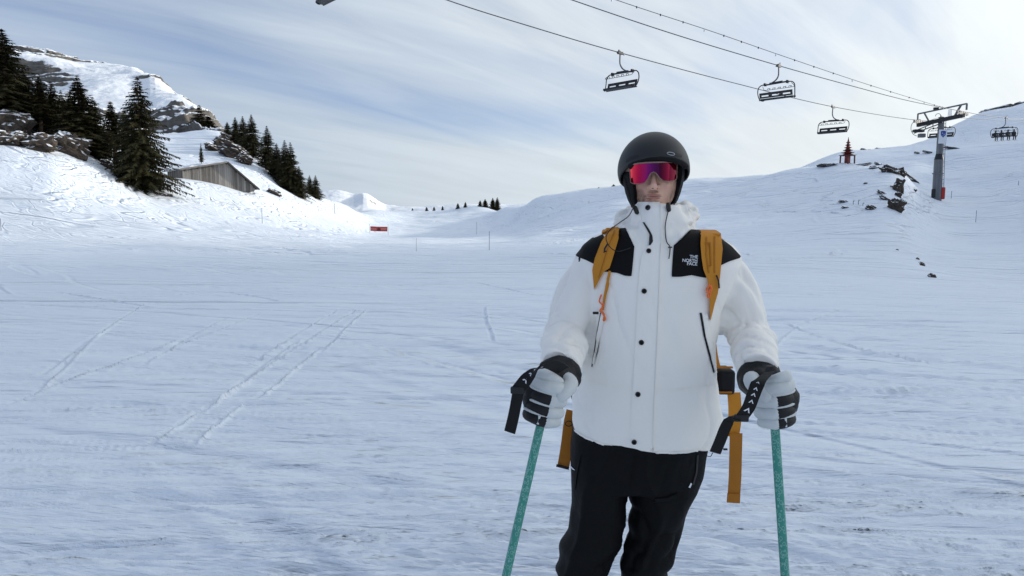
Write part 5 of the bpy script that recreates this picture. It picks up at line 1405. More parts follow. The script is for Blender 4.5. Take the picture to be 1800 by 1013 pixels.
ph = z * 62 + 4.0 * noise3(x * 6, y * 6, z * 5, 231) + 5 * (x - ORG.x)
d = 0.006 * kn * np.sin(ph) * (0.5 + 0.5 * noise3(x * 5, y * 5, z * 4, 232)) + 0.004 * fbm3(x * 9, y * 9, z * 4, 233, 3)
d -= 0.020 * sstep(0.70, 0.45, z) * crease(TV, (1.0, 0, 0.45), 331, 6, 2.5, 3.0) - 0.014 * crease(TV, (0.25, 0, 1.0), 333, 5, 2.0, 3.5)
TV = TV + TN * d[:, None]
TROUSERS = mesh_from('trousers', TV, TF, TROUS.m, PERSON)
TB = BVHTree.FromPolygons([Vector(v) for v in TV], TF)
patch('pocket_seam', [(1020, 800), (1014, 830), (1010, 860)], [(1022, 800), (1016, 830), (1012, 860)], JBLACK.m, TROUSERS, 3, 16, 0.003, TB)
patch('pocket_zip', [(1224, 800), (1222, 830), (1216, 852)], [(1227, 800), (1225, 830), (1219, 852)], ZIP.m, TROUSERS, 3, 16, 0.003, TB)
patch('fly_seam', [(1118, 800), (1113, 830), (1107, 856)], [(1120, 800), (1115, 830), (1109, 856)], JBLACK.m, TROUSERS, 3, 16, 0.003, TB)
patch('cargo_flap', [(1150, 876), (1172, 874), (1190, 866)], [(1150, 882), (1172, 880), (1192, 872)], TROUS.m, TROUSERS, 3, 16, 0.004, TB)
def cloth_poly(pts, mat, parent, bvh, name, off=0.004, guess=2.26):
    m = MB(); m.v = [on_cloth(a, b, off, bvh, guess)[0] for a, b in pts]; m.f = [tuple(range(len(pts)))]
    return m.build(name, mat, parent, world=True)
cloth_poly([(1001, 823), (1005, 819), (1008, 822), (1013, 827), (1008, 825), (1005, 822)], STITCH.m, TROUSERS, TB, 'thigh_emblem')
cloth_poly([(1209, 856), (1213, 848), (1215, 850), (1212, 857)], STITCH.m, TROUSERS, TB, 'thigh_emblem')
BOOT = Mat('ski_boot', (0.02, 0.02, 0.022), 0.4)
for cxp in (1010, 1123):
    bx = xpx(cxp, 1190, TY); m = MB(); g = GZ
    m.loft([sring(bx, TY + 0.0, g + 0.34, .072, .085, .085, 20), sring(bx, TY, g + 0.20, .066, .085, .08, 20), sring(bx, TY - 0.02, g + 0.11, .060, .14, .10, 20), sring(bx, TY - 0.03, g + 0.03, .058, .19, .12, 20), sring(bx, TY - 0.03, g - 0.02, .056, .185, .12, 20)])
    m.build('ski_boot', BOOT.m, PERSON, smooth=True, world=True)

# ---- head and body: one continuous skin
HC = P(1149, 306, MY + 0.005)                                    # head centre
bd = MB()
def head_ring(z, hx, yf, yb, n=56, e=2.15): return sring(HC.x, HC.y, z, hx, yf, yb, n, e)
hz = lambda py: P(1149, py, MY - 0.085).z
hr = []
for py, hx, yf, yb in [(371, .020, .040, .02), (366, .038, .072, .04), (360, .050, .084, .055), (352, .060, .088, .07), (344, .066, .089, .08), (334, .070, .089, .088), (322, .0735, .088, .095), (310, .0755, .086, .10),
                       (300, .076, .087, .102), (288, .077, .090, .104), (275, .076, .086, .102), (262, .070, .072, .092), (252, .055, .05, .07), (246, .03, .026, .04)]:
    hr.append(head_ring(hz(py), hx, yf, yb))
bd.loft(hr)
bd.tube([HC + Vector((0, 0.02, -0.06)), HC + Vector((0, 0.025, -0.16)), HC + Vector((0, 0.02, -0.26))], [0.058, 0.060, 0.075], 20)
# nose, lips, ears
nz = lambda px, py, dy: P(px, py, MY - 0.085 + dy)
bd.tube(spline([nz(1149, 296, 0.006), nz(1149, 308, -0.004), nz(1149, 320, -0.014), nz(1149, 328, -0.020), nz(1149, 333, -0.006)], 14), [.006, .007, .0075, .008, .0085, .009, .0095, .010, .011, .012, .0125, .012, .010, .007], 12)
for s in (-1, 1):
    bd.capsule([nz(1149 + s * 7.4, 328.0, -0.004), nz(1149 + s * 8.0, 330.5, 0.004)], [.0078, .0078], 8)
    bd.capsule([HC + Vector((s * .076, .015, .01)), HC + Vector((s * .078, .02, -.03))], [.014, .010], 8)
bd.capsule([nz(1133, 344.5, 0.005), nz(1142, 343.0, 0.0), nz(1149, 343.2, -0.0015), nz(1156, 343.0, 0.0), nz(1165, 344.5, 0.005)], [.003, .0040, .0042, .0040, .003], 8)
bd.capsule([nz(1136, 347.5, 0.005), nz(1149, 349, -0.001), nz(1162, 347.5, 0.005)], [.0035, .0055, .0035], 8)
bd.capsule([nz(1140, 361, 0.004), nz(1149, 362, -0.002), nz(1158, 361, 0.004)], [.012, .014, .012], 10)
# torso and limbs under the clothes
rings = []
for py, hw, yf, yb in [(408, .06, .06, .06), (430, .13, .08, .09), (462, .175, .095, .10), (520, .165, .11, .10), (600, .15, .11, .10), (680, .155, .11, .10), (750, .165, .11, .11), (810, .15, .10, .11)]:
    cp = 1158 - 20 * max(0, (py - 600) / 200.0); rings.append(sring(xpx(cp, py), MY + 0.01, zpy(py), hw, yf, yb, 32))
bd.loft(rings)
for arm in (ARM_L, ARM_R):
    pts = spline([P(a, b, c) for a, b, c, _ in arm[:-1]], 16); bd.tube(pts, [q * 0.5 for q in np.interp(np.linspace(0, 1, 16), np.linspace(0, 1, len(arm)), [w[3] for w in arm])], 16)
for leg in (LEG_L, LEG_R):
    bd.tube([Vector((xpx(c, py, TY), TY, zpy(py, TY))) for py, c, h, dp in leg], [max(.05, h * TY / FPX * 0.68) for py, c, h, dp in leg], 16)
BV, BF, BN = remesh(bd, 0.0034, 2, 0.45)
# mouth line, eye sockets, cheek hollows
def dent(V, px, py, rx, rz, amp):
    c = nz(px, py, 0); w = np.exp(-((V[:, 0] - c.x) / rx) ** 2 - ((V[:, 2] - c.z) / rz) ** 2) * (V[:, 1] < MY - 0.03)
    V[:, 1] += w * amp
dent(BV, 1149, 345.6, .026, .0020, .0045); dent(BV, 1128, 304, .016, .013, .010); dent(BV, 1170, 304, .016, .013, .010)
dent(BV, 1149, 354, .014, .004, .004); dent(BV, 1126, 342, .010, .016, .004); dent(BV, 1172, 342, .010, .016, .004)
dent(BV, 1122, 326, .010, .008, -.004); dent(BV, 1176, 326, .010, .008, -.004)
sg = lambda px: nz(px, 330, 0).x
# stubble and lips are colours of the skin itself
c0 = nz(1149, 346, 0); o3 = c0 - ORG
M = SKIN; cs = M.coord(); sx, sy, sz_ = M.sep(cs)
def blob(px, py, rx, rz):
    c = nz(px, py, 0) - ORG
    a = M.math('DIVIDE', M.math('SUBTRACT', sx, c.x), rx); b = M.math('DIVIDE', M.math('SUBTRACT', sz_, c.z), rz)
    e = M.math('ADD', M.math('MULTIPLY', a, a), M.math('MULTIPLY', b, b)); return M.math('SUBTRACT', 1.0, e, clamp=True)
def blobx(dx, py, rx, rz):
    cx, cz = HC.x + dx - ORG.x, nz(1149, py, 0).z - ORG.z
    a = M.math('DIVIDE', M.math('SUBTRACT', sx, cx), rx); b = M.math('DIVIDE', M.math('SUBTRACT', sz_, cz), rz)
    e = M.math('ADD', M.math('MULTIPLY', a, a), M.math('MULTIPLY', b, b)); return M.math('SUBTRACT', 1.0, e, clamp=True)
beard = M.math('MAXIMUM', M.math('MAXIMUM', blob(1149, 337.5, .019, .007), blob(1149, 362, .036, .020)), M.math('MAXIMUM', blobx(-.056, 350, .020, .036), blobx(.056, 350, .020, .036)))
beard = M.math('MULTIPLY', M.math('MULTIPLY_ADD', beard, 1.8, 0.0, clamp=True), M.math('MULTIPLY_ADD', M.noise(M.coord(), 90, 4, 0.7), 1.8, -0.25, clamp=True))
lips = M.math('MULTIPLY_ADD', M.math('MAXIMUM', blob(1149, 343.2, .027, .0034), blob(1149, 348.4, .024, .0050)), 2.5, 0.0, clamp=True)
flush = M.math('MAXIMUM', blob(1149, 326, .022, .020), M.math('MAXIMUM', blob(1128, 330, .02, .02), blob(1170, 330, .02, .02)))
mott = M.noise(M.coord(), 45, 4, 0.6)
base = M.mix(mott, (0.70, 0.40, 0.28), (0.82, 0.52, 0.385))
base = M.mix(M.math('MULTIPLY', flush, 0.55), base, (0.74, 0.38, 0.31))
base = M.mix(M.math('MULTIPLY', beard, 0.95), base, (0.17, 0.085, 0.050))
base = M.mix(M.math('MULTIPLY', lips, 0.85), base, (0.40, 0.15, 0.13))
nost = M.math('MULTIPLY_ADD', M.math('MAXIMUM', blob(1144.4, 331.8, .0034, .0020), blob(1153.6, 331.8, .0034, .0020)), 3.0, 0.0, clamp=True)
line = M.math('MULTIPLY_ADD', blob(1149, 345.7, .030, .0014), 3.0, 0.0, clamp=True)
base = M.mix(M.math('MULTIPLY', M.math('MAXIMUM', nost, line), 0.85), base, (0.09, 0.03, 0.022))  # shade of the nostrils and mouth slit put into the skin colour
M.color(base); M.bump(M.noise(M.coord(), 420, 3, 0.6), 0.25, 0.0012)
BODY = mesh_from('body', BV, BF, SKIN.m, PERSON)

# ---- helmet
HM = P(1148.5, 300, MY + 0.01)
hz2 = lambda py: P(1148.5, py, MY).z - HM.z
def helm_pt(az, el, k=1.0):
    """az: 0 = front (towards the camera), el from the rim plane up"""
    a, bf, bb, c = .1165, .132, .145, hz2(231.5)
    x = a * math.sin(az) * math.cos(el); yv = -math.cos(az) * math.cos(el); yv *= (bf if yv < 0 else bb)
    sq = 1.0 - 0.035 * math.sin(2 * el) ** 2 * 0
    zz = c * math.sin(el) if el > 0 else 0.105 * math.sin(el)
    return HM + Vector((x * k, yv * k, zz * k))
def rim_el(az):
    a = abs(((az + math.pi) % (2 * math.pi)) - math.pi)
    # front rim arches over the brow, drops at the temples, long at the back
    return np.interp(a, [0, .35, .7, 1.0, 1.25, 1.6, 2.2, 3.15], [.30, .28, .20, .09, -.06, -.26, -.50, -.62])
def shell(name, mat, parent, k0, na=96, ne=30, lip=True):
    m = MB(); rings = []
    for i in range(ne + 1):
        t = i / ne; ring = []
        for j in range(na):
            az = 2 * math.pi * j / na; e0 = rim_el(az); el = e0 + (math.pi / 2 * 0.995 - e0) * t
            ring.append(helm_pt(az, el, k0))
        rings.append(ring)
    if lip:
        inner = []
        for kk, dz in ((0.985, -0.004), (0.95, -0.004), (0.93, 0.004)):
            inner.insert(0, [HM + (helm_pt(2 * math.pi * j / na, rim_el(2 * math.pi * j / na), k0 * kk) - HM) + Vector((0, 0, dz)) for j in range(na)])
        rings = inner + rings
    m.loft(rings, caps=False); m.f.append(tuple(len(m.v) - na + j for j in range(na)))
    return m.build(name, mat, parent, smooth=True, world=True)
HELMET = shell('helmet', SPLASTIC.m, PERSON, 1.0)
HBV = BVHTree.FromPolygons([HELMET.matrix_world @ v.co + ORG for v in HELMET.data.vertices], [tuple(p.vertices) for p in HELMET.data.polygons])
def hpatch(name, left, right, mat, off=0.0012, nu=8, nv=16): return patch(name, left, right, mat, HELMET, nu, nv, off, HBV, loop=0, th=0.003)
hpatch('vent_slot', [(1100, 280), (1106, 276.5), (1114, 274), (1122, 272.5)], [(1100, 286), (1107, 281.5), (1115, 278.5), (1122, 275.5)], ZIP.m)
hpatch('vent_slot', [(1187, 269), (1193, 270.5), (1199, 272.5)], [(1186, 274), (1193, 275.5), (1199, 277)], ZIP.m)
GREYP = Mat('silver_print', (0.32, 0.33, 0.35), 0.4, 0.4)
el_pts = [(1179 + 6.4 * math.cos(a), 270.8 + 2.4 * math.sin(a) + 0.16 * 6.4 * math.cos(a)) for a in np.linspace(0, 2 * math.pi, 29)[:-1]]
MB().tube([on_cloth(a, b, 0.0010, HBV)[0] for a, b in el_pts], 0.0016, 6, closed=True).build('oval_emblem', GREYP.m, HELMET, smooth=True, world=True)
# padded liner with ear pads, open at the face
m = MB(); rings = []; na = 60
for py, rx, ryb, op in [(268, .100, .118, 1.20), (282, .102, .118, 1.02), (296, .102, .118, .95), (310, .100, .115, .92), (325, .096, .108, .92), (340, .089, .10, .96), (352, .081, .09, 1.02), (361, .072, .08, 1.10), (366, .068, .075, 1.18)]:
    z = P(1149, py, MY).z; out_, in_ = [], []
    for j in range(na + 1):
        az = op + (2 * math.pi - 2 * op) * j / na
        q = Vector((math.sin(az), -math.cos(az) * (1.16 if math.cos(az) < 0 else 1.02), 0))
        out_.append(Vector((HM.x, HM.y, z)) + Vector((q.x * rx, q.y * rx, 0)))
        in_.append(Vector((HM.x, HM.y, z)) + Vector((q.x * (rx - .022), q.y * (rx - .022), 0)))
    rings.append(out_ + in_[::-1])
m.loft(rings); m.build('ear_pads', PADBLK.m, HELMET, smooth=True, world=True)
for s, pts in ((-1, [(1099, 314), (1103, 330), (1108, 348), (1116, 366)]), (1, [(1199, 308), (1196, 326), (1191, 344), (1184, 362)])):
    MB().ribbon([P(a, b, MY - 0.055 - 0.012 * i) for i, (a, b) in enumerate(pts)], (0.3, 1, 0), 0.018, 0.003).build('chin_strap', PADBLK.m, HELMET, smooth=True, world=True)
brow = []
for j in range(25):
    az = -0.95 + 1.9 * j / 24; e = rim_el(az); q = helm_pt(az, e, 0.94); brow.append(q + Vector((0, 0.0, -0.004)))
MB().tube(brow, 0.010, 8).build('brow_pad', PADBLK.m, HELMET, smooth=True, world=True)

# ---- mirrored shield glasses
LENS = Mat('mirror_lens', (0.6, 0.02, 0.10), 0.05, 0.85, 0.4)
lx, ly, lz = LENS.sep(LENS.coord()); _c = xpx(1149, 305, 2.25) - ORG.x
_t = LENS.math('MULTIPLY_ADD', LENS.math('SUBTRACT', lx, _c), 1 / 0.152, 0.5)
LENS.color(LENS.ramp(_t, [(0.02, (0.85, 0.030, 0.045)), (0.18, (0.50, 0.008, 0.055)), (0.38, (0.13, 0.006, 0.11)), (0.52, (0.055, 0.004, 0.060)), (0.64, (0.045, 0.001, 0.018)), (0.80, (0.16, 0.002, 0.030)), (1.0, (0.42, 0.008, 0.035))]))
FRAME = Mat('tan_frame', (0.24, 0.15, 0.11), 0.45)
def gl(px, py, out=0.0):
    x = (px - 1149) / 41.5; return P(px, py, MY - 0.118 + 0.034 * x * x + 0.022 * x ** 4 - out)
topc = [(1106.5, 293), (1112, 290), (1122, 288), (1136, 286.6), (1149, 286.2), (1162, 285.8), (1174, 285.4), (1184, 286), (1190, 289)]
botc = [(1108.5, 321), (1114, 323.4), (1124, 323.6), (1133, 322.0), (1139, 315), (1143.5, 305), (1149, 302.6), (1153.5, 305), (1159, 313), (1166, 318.6), (1176, 319.2), (1186, 317.6), (1189.5, 314)]
nu, nv = 60, 12
T_, B_ = resample(topc, nu), resample(botc, nu)
m = MB()
for j in range(nv):
    for i in range(nu):
        q = T_[i].lerp(B_[i], j / (nv - 1)); m.v.append(gl(q.x, q.y))
for j in range(nv):
    for i in range(nu):
        q = T_[i].lerp(B_[i], j / (nv - 1)); m.v.append(gl(q.x, q.y, -0.002))
k0 = nu * nv
for j in range(nv - 1):
    for i in range(nu - 1):
        a = j * nu + i; m.f.append((a, a + 1, a + nu + 1, a + nu)); m.f.append((k0 + a + nu, k0 + a + nu + 1, k0 + a + 1, k0 + a))
GLASS = empty('placeholder', (0, 0, 0)) if False else None
GLASSES = m.build('mirror_glasses', LENS.m, PERSON, smooth=True, world=True)
loop = [gl(q.x, q.y, 0.0008) for q in T_] + [gl(q.x, q.y, 0.0008) for q in B_[::-1]]
MB().tube(loop, 0.0015, 6, closed=True).build('frame_rim', FRAME.m, GLASSES, smooth=True, world=True)
MB().tube([gl(q.x, q.y - 0.6, 0.0005) for q in T_], 0.0022, 6).build('brow_bar', FRAME.m, GLASSES, smooth=True, world=True)
for s, a in ((-1, (1106.5, 294)), (1, (1190, 290))):
    p0 = gl(*a); MB().ribbon([p0 + Vector((-s * .004, 0, -0.006)), p0 + Vector((s * .006, 0.02, -0.006)), p0 + Vector((s * .008, 0.09, -0.004))], (0, 0, 1), [0.017, 0.013, 0.010], 0.004).build('temple_arm', FRAME.m, GLASSES, smooth=True, world=True)
# ------------------------------------------------------------------ gloves, ski poles, backpack
TEAL = Mat('teal_pole', (0.045, 0.30, 0.235), 0.42, 0, 0.5)
_v = TEAL.N.new('ShaderNodeTexVoronoi'); _v.inputs['Scale'].default_value = 105.0; TEAL.L.new(TEAL.coord((1, 1, 0.7)), _v.inputs['Vector'])
_r = TEAL.ramp(_v.outputs['Distance'], [(0.30, (0, 0, 0)), (0.36, (1, 1, 1)), (0.44, (1, 1, 1)), (0.50, (0, 0, 0))])
TEAL.color(TEAL.mix(TEAL.math('MULTIPLY', _r, 0.62), (0.040, 0.265, 0.205), (0.30, 0.52, 0.46)))
GRIP = Mat('rubber_grip', (0.012, 0.012, 0.013), 0.7)
STRAP = fabric('black_strap', (0.006, 0.006, 0.0065), 0.7, 500, 0.5, 0.2, 20, 0.3, 0.2)

def hand(side, fist, pole_dir, wrist, knuckle_px, label):
    """side -1: the hand at photo left. fist: world centre on the pole; fingers close round the pole in front"""
    g = empty('tmp', (0, 0, 0)); bpy.data.objects.remove(g)
    up = -pole_dir; s = side
    ex = Vector((1, 0, 0)) - up * up.x; ex.normalize(); fy = up.cross(ex); fy = fy if fy.y < 0 else -fy     # fy towards the camera
    def around(phi, r, h): return fist + ex * (r * 1.12 * math.cos(phi)) + fy * (r * math.sin(phi)) + up * h
    # phi in the hand's own sense: 180 deg = outer side (away from the body), 0 = inner side
    A = lambda deg: (R(deg) if s < 0 else math.pi - R(deg))
    # cuff and hand back
    m = MB()
    w0, w1 = Vector(wrist[0]), Vector(wrist[1])
    kn = around(A(178), 0.034, 0.004)
    bk = spline([w0, w0.lerp(w1, 0.5), w1, w1.lerp(kn, 0.4), kn + up * 0.012, around(A(170), 0.030, -0.038)], 18)
    m.tube(bk, [.062, .066, .068, .066, .062, .058, .054, .052, .050, .049, .047, .045, .043, .040, .037, .034, .030, .024], 20, flat=(1.0, 0.95))
    Vg, Fg, Ng = remesh(m, 0.005, 3, 0.5)
    dn = 0.0035 * fbm3(Vg[:, 0] * 28, Vg[:, 1] * 28, Vg[:, 2] * 28, 251, 3); Vg = Vg + Ng * dn[:, None]
    glove = mesh_from('glove', Vg, Fg, GLBLK.m, PERSON)
    hs = [0.052, 0.017, -0.017, -0.049]; rr = [0.0215, 0.0205, 0.0200, 0.0180]; ends = [4, 0, 6, 22]
    for k in range(4):
        drop = lambda t: -0.010 * t if k < 3 else -0.004 * t
        a0, a1, cut = 208, ends[k], (74 if k else 196)
        seq = [a0 + (cut - a0) * i / 11 for i in range(12)]; seq2 = [cut + (a1 - cut) * i / 9 for i in range(10)]
        rad = 0.036
        def pts(sq): return [around(A(q), rad + 0.004 * math.sin(math.radians(max(0, min(180, q)))), hs[k] + drop((208 - q) / 208)) for q in sq]
        def swell(sq): return [rr[k] * (1 + 0.06 * math.cos(math.radians(q * 4.0))) for q in sq]
        fing = MB().capsule(pts(seq), swell(seq), 14).build('finger_back', (GLBLK if k else GLGREY).m, glove, smooth=True, world=True)
        MB().capsule(pts(seq2), [v * (1.085 - 0.16 * i / 9) for i, v in enumerate(swell(seq2))], 14).build('fingertip', GLGREY.m, glove, smooth=True, world=True)
        if k > 0:                                                # pale piping in the gap above each finger
            hh = (hs[k] + hs[k - 1]) / 2 + 0.001
            MB().capsule([around(A(q), rad + 0.0165, hh + drop((208 - q) / 208)) for q in np.linspace(168, 74, 12)], [0.0042] * 12, 8).build('piping', GLGREY.m, glove, smooth=True, world=True)
    q = 104
    MB().tube([around(A(q - 2), rad + 0.0175, hs[3] + z) for z in (-0.013, 0.0, 0.013)], [.004, .0045, .004], 6).build('piping', GLGREY.m, glove, smooth=True, world=True)
    # thumb over the top, grey, with a dark opening between it and the index finger
    th = spline([w1.lerp(fist, 0.25) + ex * (-s * 0.030) + up * 0.012, around(A(-28), 0.050, 0.066), around(A(8), 0.052, 0.060), around(A(38), 0.050, 0.040), around(A(52), 0.050, 0.026)], 12)
    MB().capsule(th, [.023, .0235, .024, .024, .0235, .023, .0225, .022, .021, .020, .019, .018], 14).build('thumb', GLGREY.m, glove, smooth=True, world=True)
    pl = spline([around(A(176), 0.030, 0.066), around(A(130), 0.040, 0.076), around(A(90), 0.040, 0.074), around(A(50), 0.034, 0.066)], 12)
    MB().capsule(pl, [.014, .0165, .018, .018, .0175, .017, .016, .015, .014, .013, .012, .011], 12).build('palm_edge', GLGREY.m, glove, smooth=True, world=True)
    return glove

def ski_pole(top, low, label, strap_pts, tail_pts, prints, wdir):
    top, low = Vector(top), Vector(low); d = (low - top).normalized()
    # carry the line down to the snow
    t = 0.3
    while True:
        q = top + d * t
        if q.z <= tz(q.x, q.y) - 0.03 or t > 2.5: break
        t += 0.01
    tip = top + d * t
    root = empty('ski_pole', tip, 0, label, 'ski pole', 'ski poles held by the skier')
    MB().tube([top + d * 0.055, top + d * 0.5, tip - d * 0.09], [0.0128, 0.0126, 0.0100], 20).build('shaft', TEAL.m, root, smooth=True, world=True)
    MB().tube([tip - d * 0.10, tip - d * 0.02, tip], [0.006, 0.005, 0.002], 10).build('tip', STEEL.m, root, smooth=True, world=True)
    MB().tube([tip - d * 0.085, tip - d * 0.075, tip - d * 0.065], [0.012, 0.042, 0.046], 20).build('basket', GRIP.m, root, smooth=True, world=True)
    MB().tube([top - d * 0.105, top - d * 0.085, top - d * 0.04, top, top + d * 0.04, top + d * 0.066], [.012, .021, .018, .016, .0165, .014], 16).build('grip', GRIP.m, root, smooth=True, world=True)
    sp = spline(strap_pts, 26); m = MB().ribbon(sp, wdir, 0.036, 0.004); st = m.build('strap', STRAP.m, root, smooth=True, world=True)
    MB().ribbon(spline(tail_pts, 10), wdir, 0.032, 0.004).build('strap_tail', STRAP.m, root, smooth=True, world=True)
    b = sp[-1]; MB().box(b, (0.040, 0.014, 0.020), bev=0.004).build('buckle', GRIP.m, root, world=True)
    for t0, sz in prints:                                        # pale printed triangles
        i = int(t0 * 25); p = sp[i]; dd = (sp[min(i + 1, 25)] - sp[i - 1]).normalized(); a = Vector(wdir); a = (a - dd * a.dot(dd)).normalized()
        n = dd.cross(a); n = n if n.dot(EYE - p) > 0 else -n
        c = p + n * 0.0030
        V = [c - a * sz + dd * sz * 0.6, c + a * sz + dd * sz * 0.6, c - dd * sz * 0.8]
        V2 = [c - a * sz * 0.45 + dd * sz * 0.75, c + a * sz * 0.45 + dd * sz * 0.75, c - dd * sz * 0.05]
        mm = MB(); mm.v = [V[0], V[2], V[1], c + n * 0.0002 + a * sz * 0.55 + dd * sz * 0.6, c + n * 0.0002 - dd * sz * 0.15, c + n * 0.0002 - a * sz * 0.55 + dd * sz * 0.6]
        mm.f = [(0, 1, 4, 5), (1, 2, 3, 4)]
        mm.build('print', STITCH.m, st, world=True, fix=False)
    return root

HY = 2.00
fl = P(961, 702, HY); ll = P(889.5, 1013, HY - 0.03); fr = P(1362, 706, HY); lr = P(1380, 1013, HY - 0.03)
# grips sit in the fists: aim each pole from the visible shaft
al = P(949, 752, HY); dl = (ll - al).normalized(); fl = al - dl * ((752 - 702) / 1250 * HY * 1.03)
ar = P(1363, 762, HY); dr = (lr - ar).normalized(); fr = ar - dr * ((762 - 706) / 1250 * HY * 1.03)
hand(-1, fl, dl, (P(984, 656, 2.11), P(979, 672, 2.055)), None, 'left')
hand(1, fr, dr, (P(1333, 661, 2.11), P(1340, 676, 2.055)), None, 'right')
ski_pole(fl, ll, 'teal ski pole with a long hanging black strap tail, held at the photo left side',
         [P(990, 650, 1.99), P(972, 640, 1.94), P(950, 645, 1.92), P(928, 664, 1.92), P(910, 686, 1.93)],
         [P(912, 682, 1.935), P(908, 705, 1.94), P(902, 735, 1.94), P(896, 760, 1.945)], [(0.50, .006), (0.60, .0065), (0.70, .007), (0.82, .009)], (0.75, -0.25, 0.6))
ski_pole(fr, lr, 'teal ski pole whose triangle-printed strap crosses the hanging amber webbing, photo right side',
         [P(1352, 655, 1.97), P(1334, 672, 1.915), P(1325, 692, 1.905), P(1316, 716, 1.905), P(1303, 735, 1.91)],
         [P(1300, 733, 1.915), P(1284, 738, 1.92), P(1275, 752, 1.925), P(1266, 775, 1.93), P(1257, 796, 1.935)], [(0.30, .006), (0.42, .0065), (0.54, .007), (0.66, .0075), (0.80, .010)], (0.95, 0.0, 0.35))

# ---- backpack
BAG = fabric('black_pack_fabric', (0.010, 0.010, 0.012), 0.8, 400, 0.4, 0.3, 10)
PACK = empty('backpack', P(1148, 690, 2.62), 0, 'amber and black backpack worn by the man, straps over both shoulders', 'backpack')
rings = []
for py, pl, pr, dp in [(700, 1060, 1240, .07), (690, 1052, 1248, .10), (600, 1054, 1246, .12), (480, 1066, 1236, .115), (420, 1080, 1224, .09), (408, 1095, 1210, .05)]:
    z = zpy(py, 2.63); cx = (xpx(pl, py, 2.63) + xpx(pr, py, 2.63)) / 2; hw = (xpx(pr, py, 2.63) - xpx(pl, py, 2.63)) / 2
    rings.append(sring(cx, 2.63, z, hw, dp, dp, 40, 3.5))
BAGO = MB().loft(rings).build('bag', ORANGE.m, PACK, smooth=True, world=True)
MB().box(P(1148, 560, 2.755), (0.22, 0.03, 0.26), bev=0.012).build('outer_pocket', BAG.m, BAGO, world=True)
def strap_patch(name, l, r, mat, off, parent, nu=8, nv=34): return patch(name, l, r, mat, parent, nu, nv, off, None, loop=3, th=0.010)
s1 = strap_patch('shoulder_strap', [(1082, 400), (1070, 412), (1058, 430), (1048, 455), (1044, 475), (1046, 495), (1047, 508)], [(1093, 404), (1090, 416), (1085, 432), (1079, 452), (1073, 472), (1063, 478), (1052, 500)], ORANGE.m, 0.011, PACK)
strap_patch('strap_seam', [(1081, 410), (1068, 440), (1059, 470), (1054, 488)], [(1083, 410), (1070, 440), (1061, 470), (1056, 488)], ORANGE_D.m, 0.0125, s1, 3)
s2 = strap_patch('shoulder_strap', [(1230, 410), (1229, 430), (1231, 455), (1234, 475), (1241, 492), (1243, 515), (1244, 535), (1244, 560)], [(1264, 418), (1267, 440), (1265, 460), (1263, 478), (1261, 495), (1258, 515), (1252, 535), (1245, 562)], ORANGE.m, 0.011, PACK)
strap_patch('strap_seam', [(1238, 420), (1238, 450), (1242, 480)], [(1240, 420), (1240, 450), (1244, 480)], ORANGE_D.m, 0.0125, s2, 3)
strap_patch('strap_seam', [(1252, 420), (1252, 450), (1252, 480)], [(1254, 420), (1254, 450), (1254, 480)], ORANGE_D.m, 0.0125, s2, 3)
strap_patch('daisy_loop', [(1236, 430), (1246, 429), (1248, 470), (1240, 470)], [(1237, 432), (1244, 432), (1246, 468), (1241, 468)], ORANGE_D.m, 0.014, s2, 3)
for a, b, nm in (((1081, 402), (1092, 404), 'l'), ((1231, 411), (1263, 419), 'r')):
    p0, p1 = on_cloth(*a, 0.010)[0], on_cloth(*b, 0.010)[0]; c = (p0 + p1) / 2; w = (p1 - p0).length
    pth = [c + Vector((0, -0.003, -0.004))]
    for dy in (0.03, 0.06, 0.09, 0.12, 0.15, 0.18):
        h = JB.ray_cast(Vector((c.x, c.y + dy, 1.60)), Vector((0, 0, -1)))
        if h[0] is not None and h[0].z > 1.2: pth.append(h[0] + Vector((0, 0, 0.003)))
    MB().ribbon(spline(pth, 14), Vector((1, 0, p1.z - p0.z)) * 1.0, max(w * 0.92, 0.03), 0.008).build('strap_over_shoulder', ORANGE.m, PACK, smooth=True, world=True)
wb = patch('strap_webbing', [(1071, 476), (1066, 500), (1062, 525), (1060, 545)], [(1075, 477), (1071, 502), (1066, 527), (1063, 545)], ORANGE.m, PACK, 3, 24, 0.008)
cloth_tube('pull_cord', [(1060, 518), (1057, 530), (1063, 538), (1058, 546), (1065, 552), (1064, 563), (1067, 560), (1061, 545), (1064, 532)], 0.0026, NEON.m, PACK, 0.011, 40)
cloth_tube('pull_cord', [(1240, 500), (1246, 507), (1240, 514), (1237, 508), (1245, 502), (1242, 520), (1238, 520), (1243, 508)], 0.0026, NEON.m, PACK, 0.018, 40)
cloth_tube('strap_toggle', [(1254, 484), (1257, 494), (1258, 506)], 0.0026, ZIP.m, PACK, 0.018, 8)
p, n = on_cloth(1050, 550, 0.008); MB().box(p, (0.018, 0.008, 0.008), bev=0.002).build('webbing_buckle', ZIP.m, PACK, world=True)
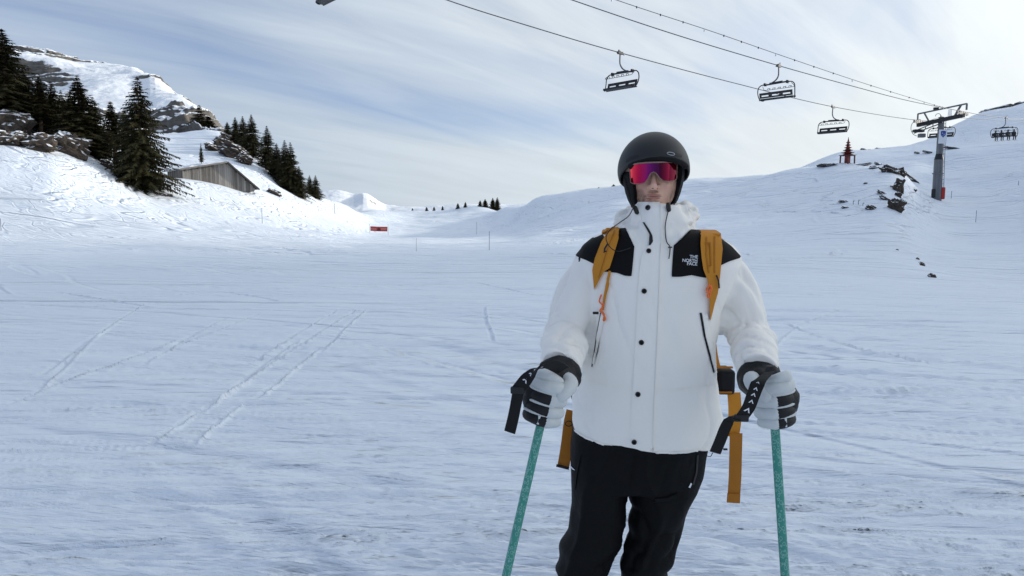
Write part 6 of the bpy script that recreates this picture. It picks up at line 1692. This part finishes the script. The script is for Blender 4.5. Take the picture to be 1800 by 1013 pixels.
# hip belt wings and hanging webbing
def strip(name, pts, w, mat, parent=None, wd=(1, 0, 0), th=0.003): return MB().ribbon(spline([P(*q) for q in pts], 14), wd, w, th).build(name, mat, parent or PACK, smooth=True, world=True)
hb = MB().box(P(1271, 668, 2.50), (0.062, 0.10, 0.088), bev=0.012).build('hip_belt', BAG.m, PACK, world=True)
for dz in (0.045, -0.045): MB().box(P(1271, 668, 2.448) + Vector((0.002, 0, dz)), (0.060, 0.008, 0.006)).build('belt_piping', ORANGE_D.m, hb, world=True)
MB().box(P(1020, 690, 2.52), (0.060, 0.10, 0.080), bev=0.012).build('hip_belt', BAG.m, PACK, world=True)
strip('side_webbing', [(1253, 596, 2.46), (1257, 625, 2.46), (1262, 648, 2.46)], 0.020, ORANGE.m, wd=(1, 0.2, 0))
strip('hip_webbing', [(1290, 690, 2.46), (1292, 720, 2.44), (1291, 745, 2.44), (1287, 768, 2.44)], 0.046, ORANGE.m)
strip('webbing_tail', [(1294, 762, 2.43), (1293, 800, 2.43), (1292, 840, 2.425), (1289, 884, 2.42)], 0.044, ORANGE_D.m)
strip('webbing_end', [(1290, 868, 2.417), (1289, 884, 2.414)], 0.045, ORANGE_D.m, th=0.006)
strip('hip_webbing', [(1006, 722, 2.47), (1001, 745, 2.46), (996, 785, 2.45), (990, 822, 2.44)], 0.042, ORANGE_D.m, wd=(1, 0, 0.25))
MB().tube([P(1000 + 6 * math.cos(a), 745 + 4.5 * math.sin(a), 2.44) for a in np.linspace(0, 6.0, 16)], 0.0018, 6).build('elastic_loop', ZIP.m, PACK, smooth=True, world=True)
MB().box(P(989, 821, 2.436), (0.046, 0.008, 0.008), rot=(0, 0.25, 0)).build('webbing_slider', ZIP.m, PACK, world=True)
MB().box(P(1275, 790, 2.43), (0.014, 0.006, 0.006)).build('webbing_slider', ZIP.m, PACK, world=True)
MB().tube([P(1240, 795, 2.30), P(1243, 802, 2.28), P(1249, 803, 2.27), P(1253, 796, 2.27)], 0.0014, 6).build('hem_cord', ZIP.m, JACKET, smooth=True, world=True)
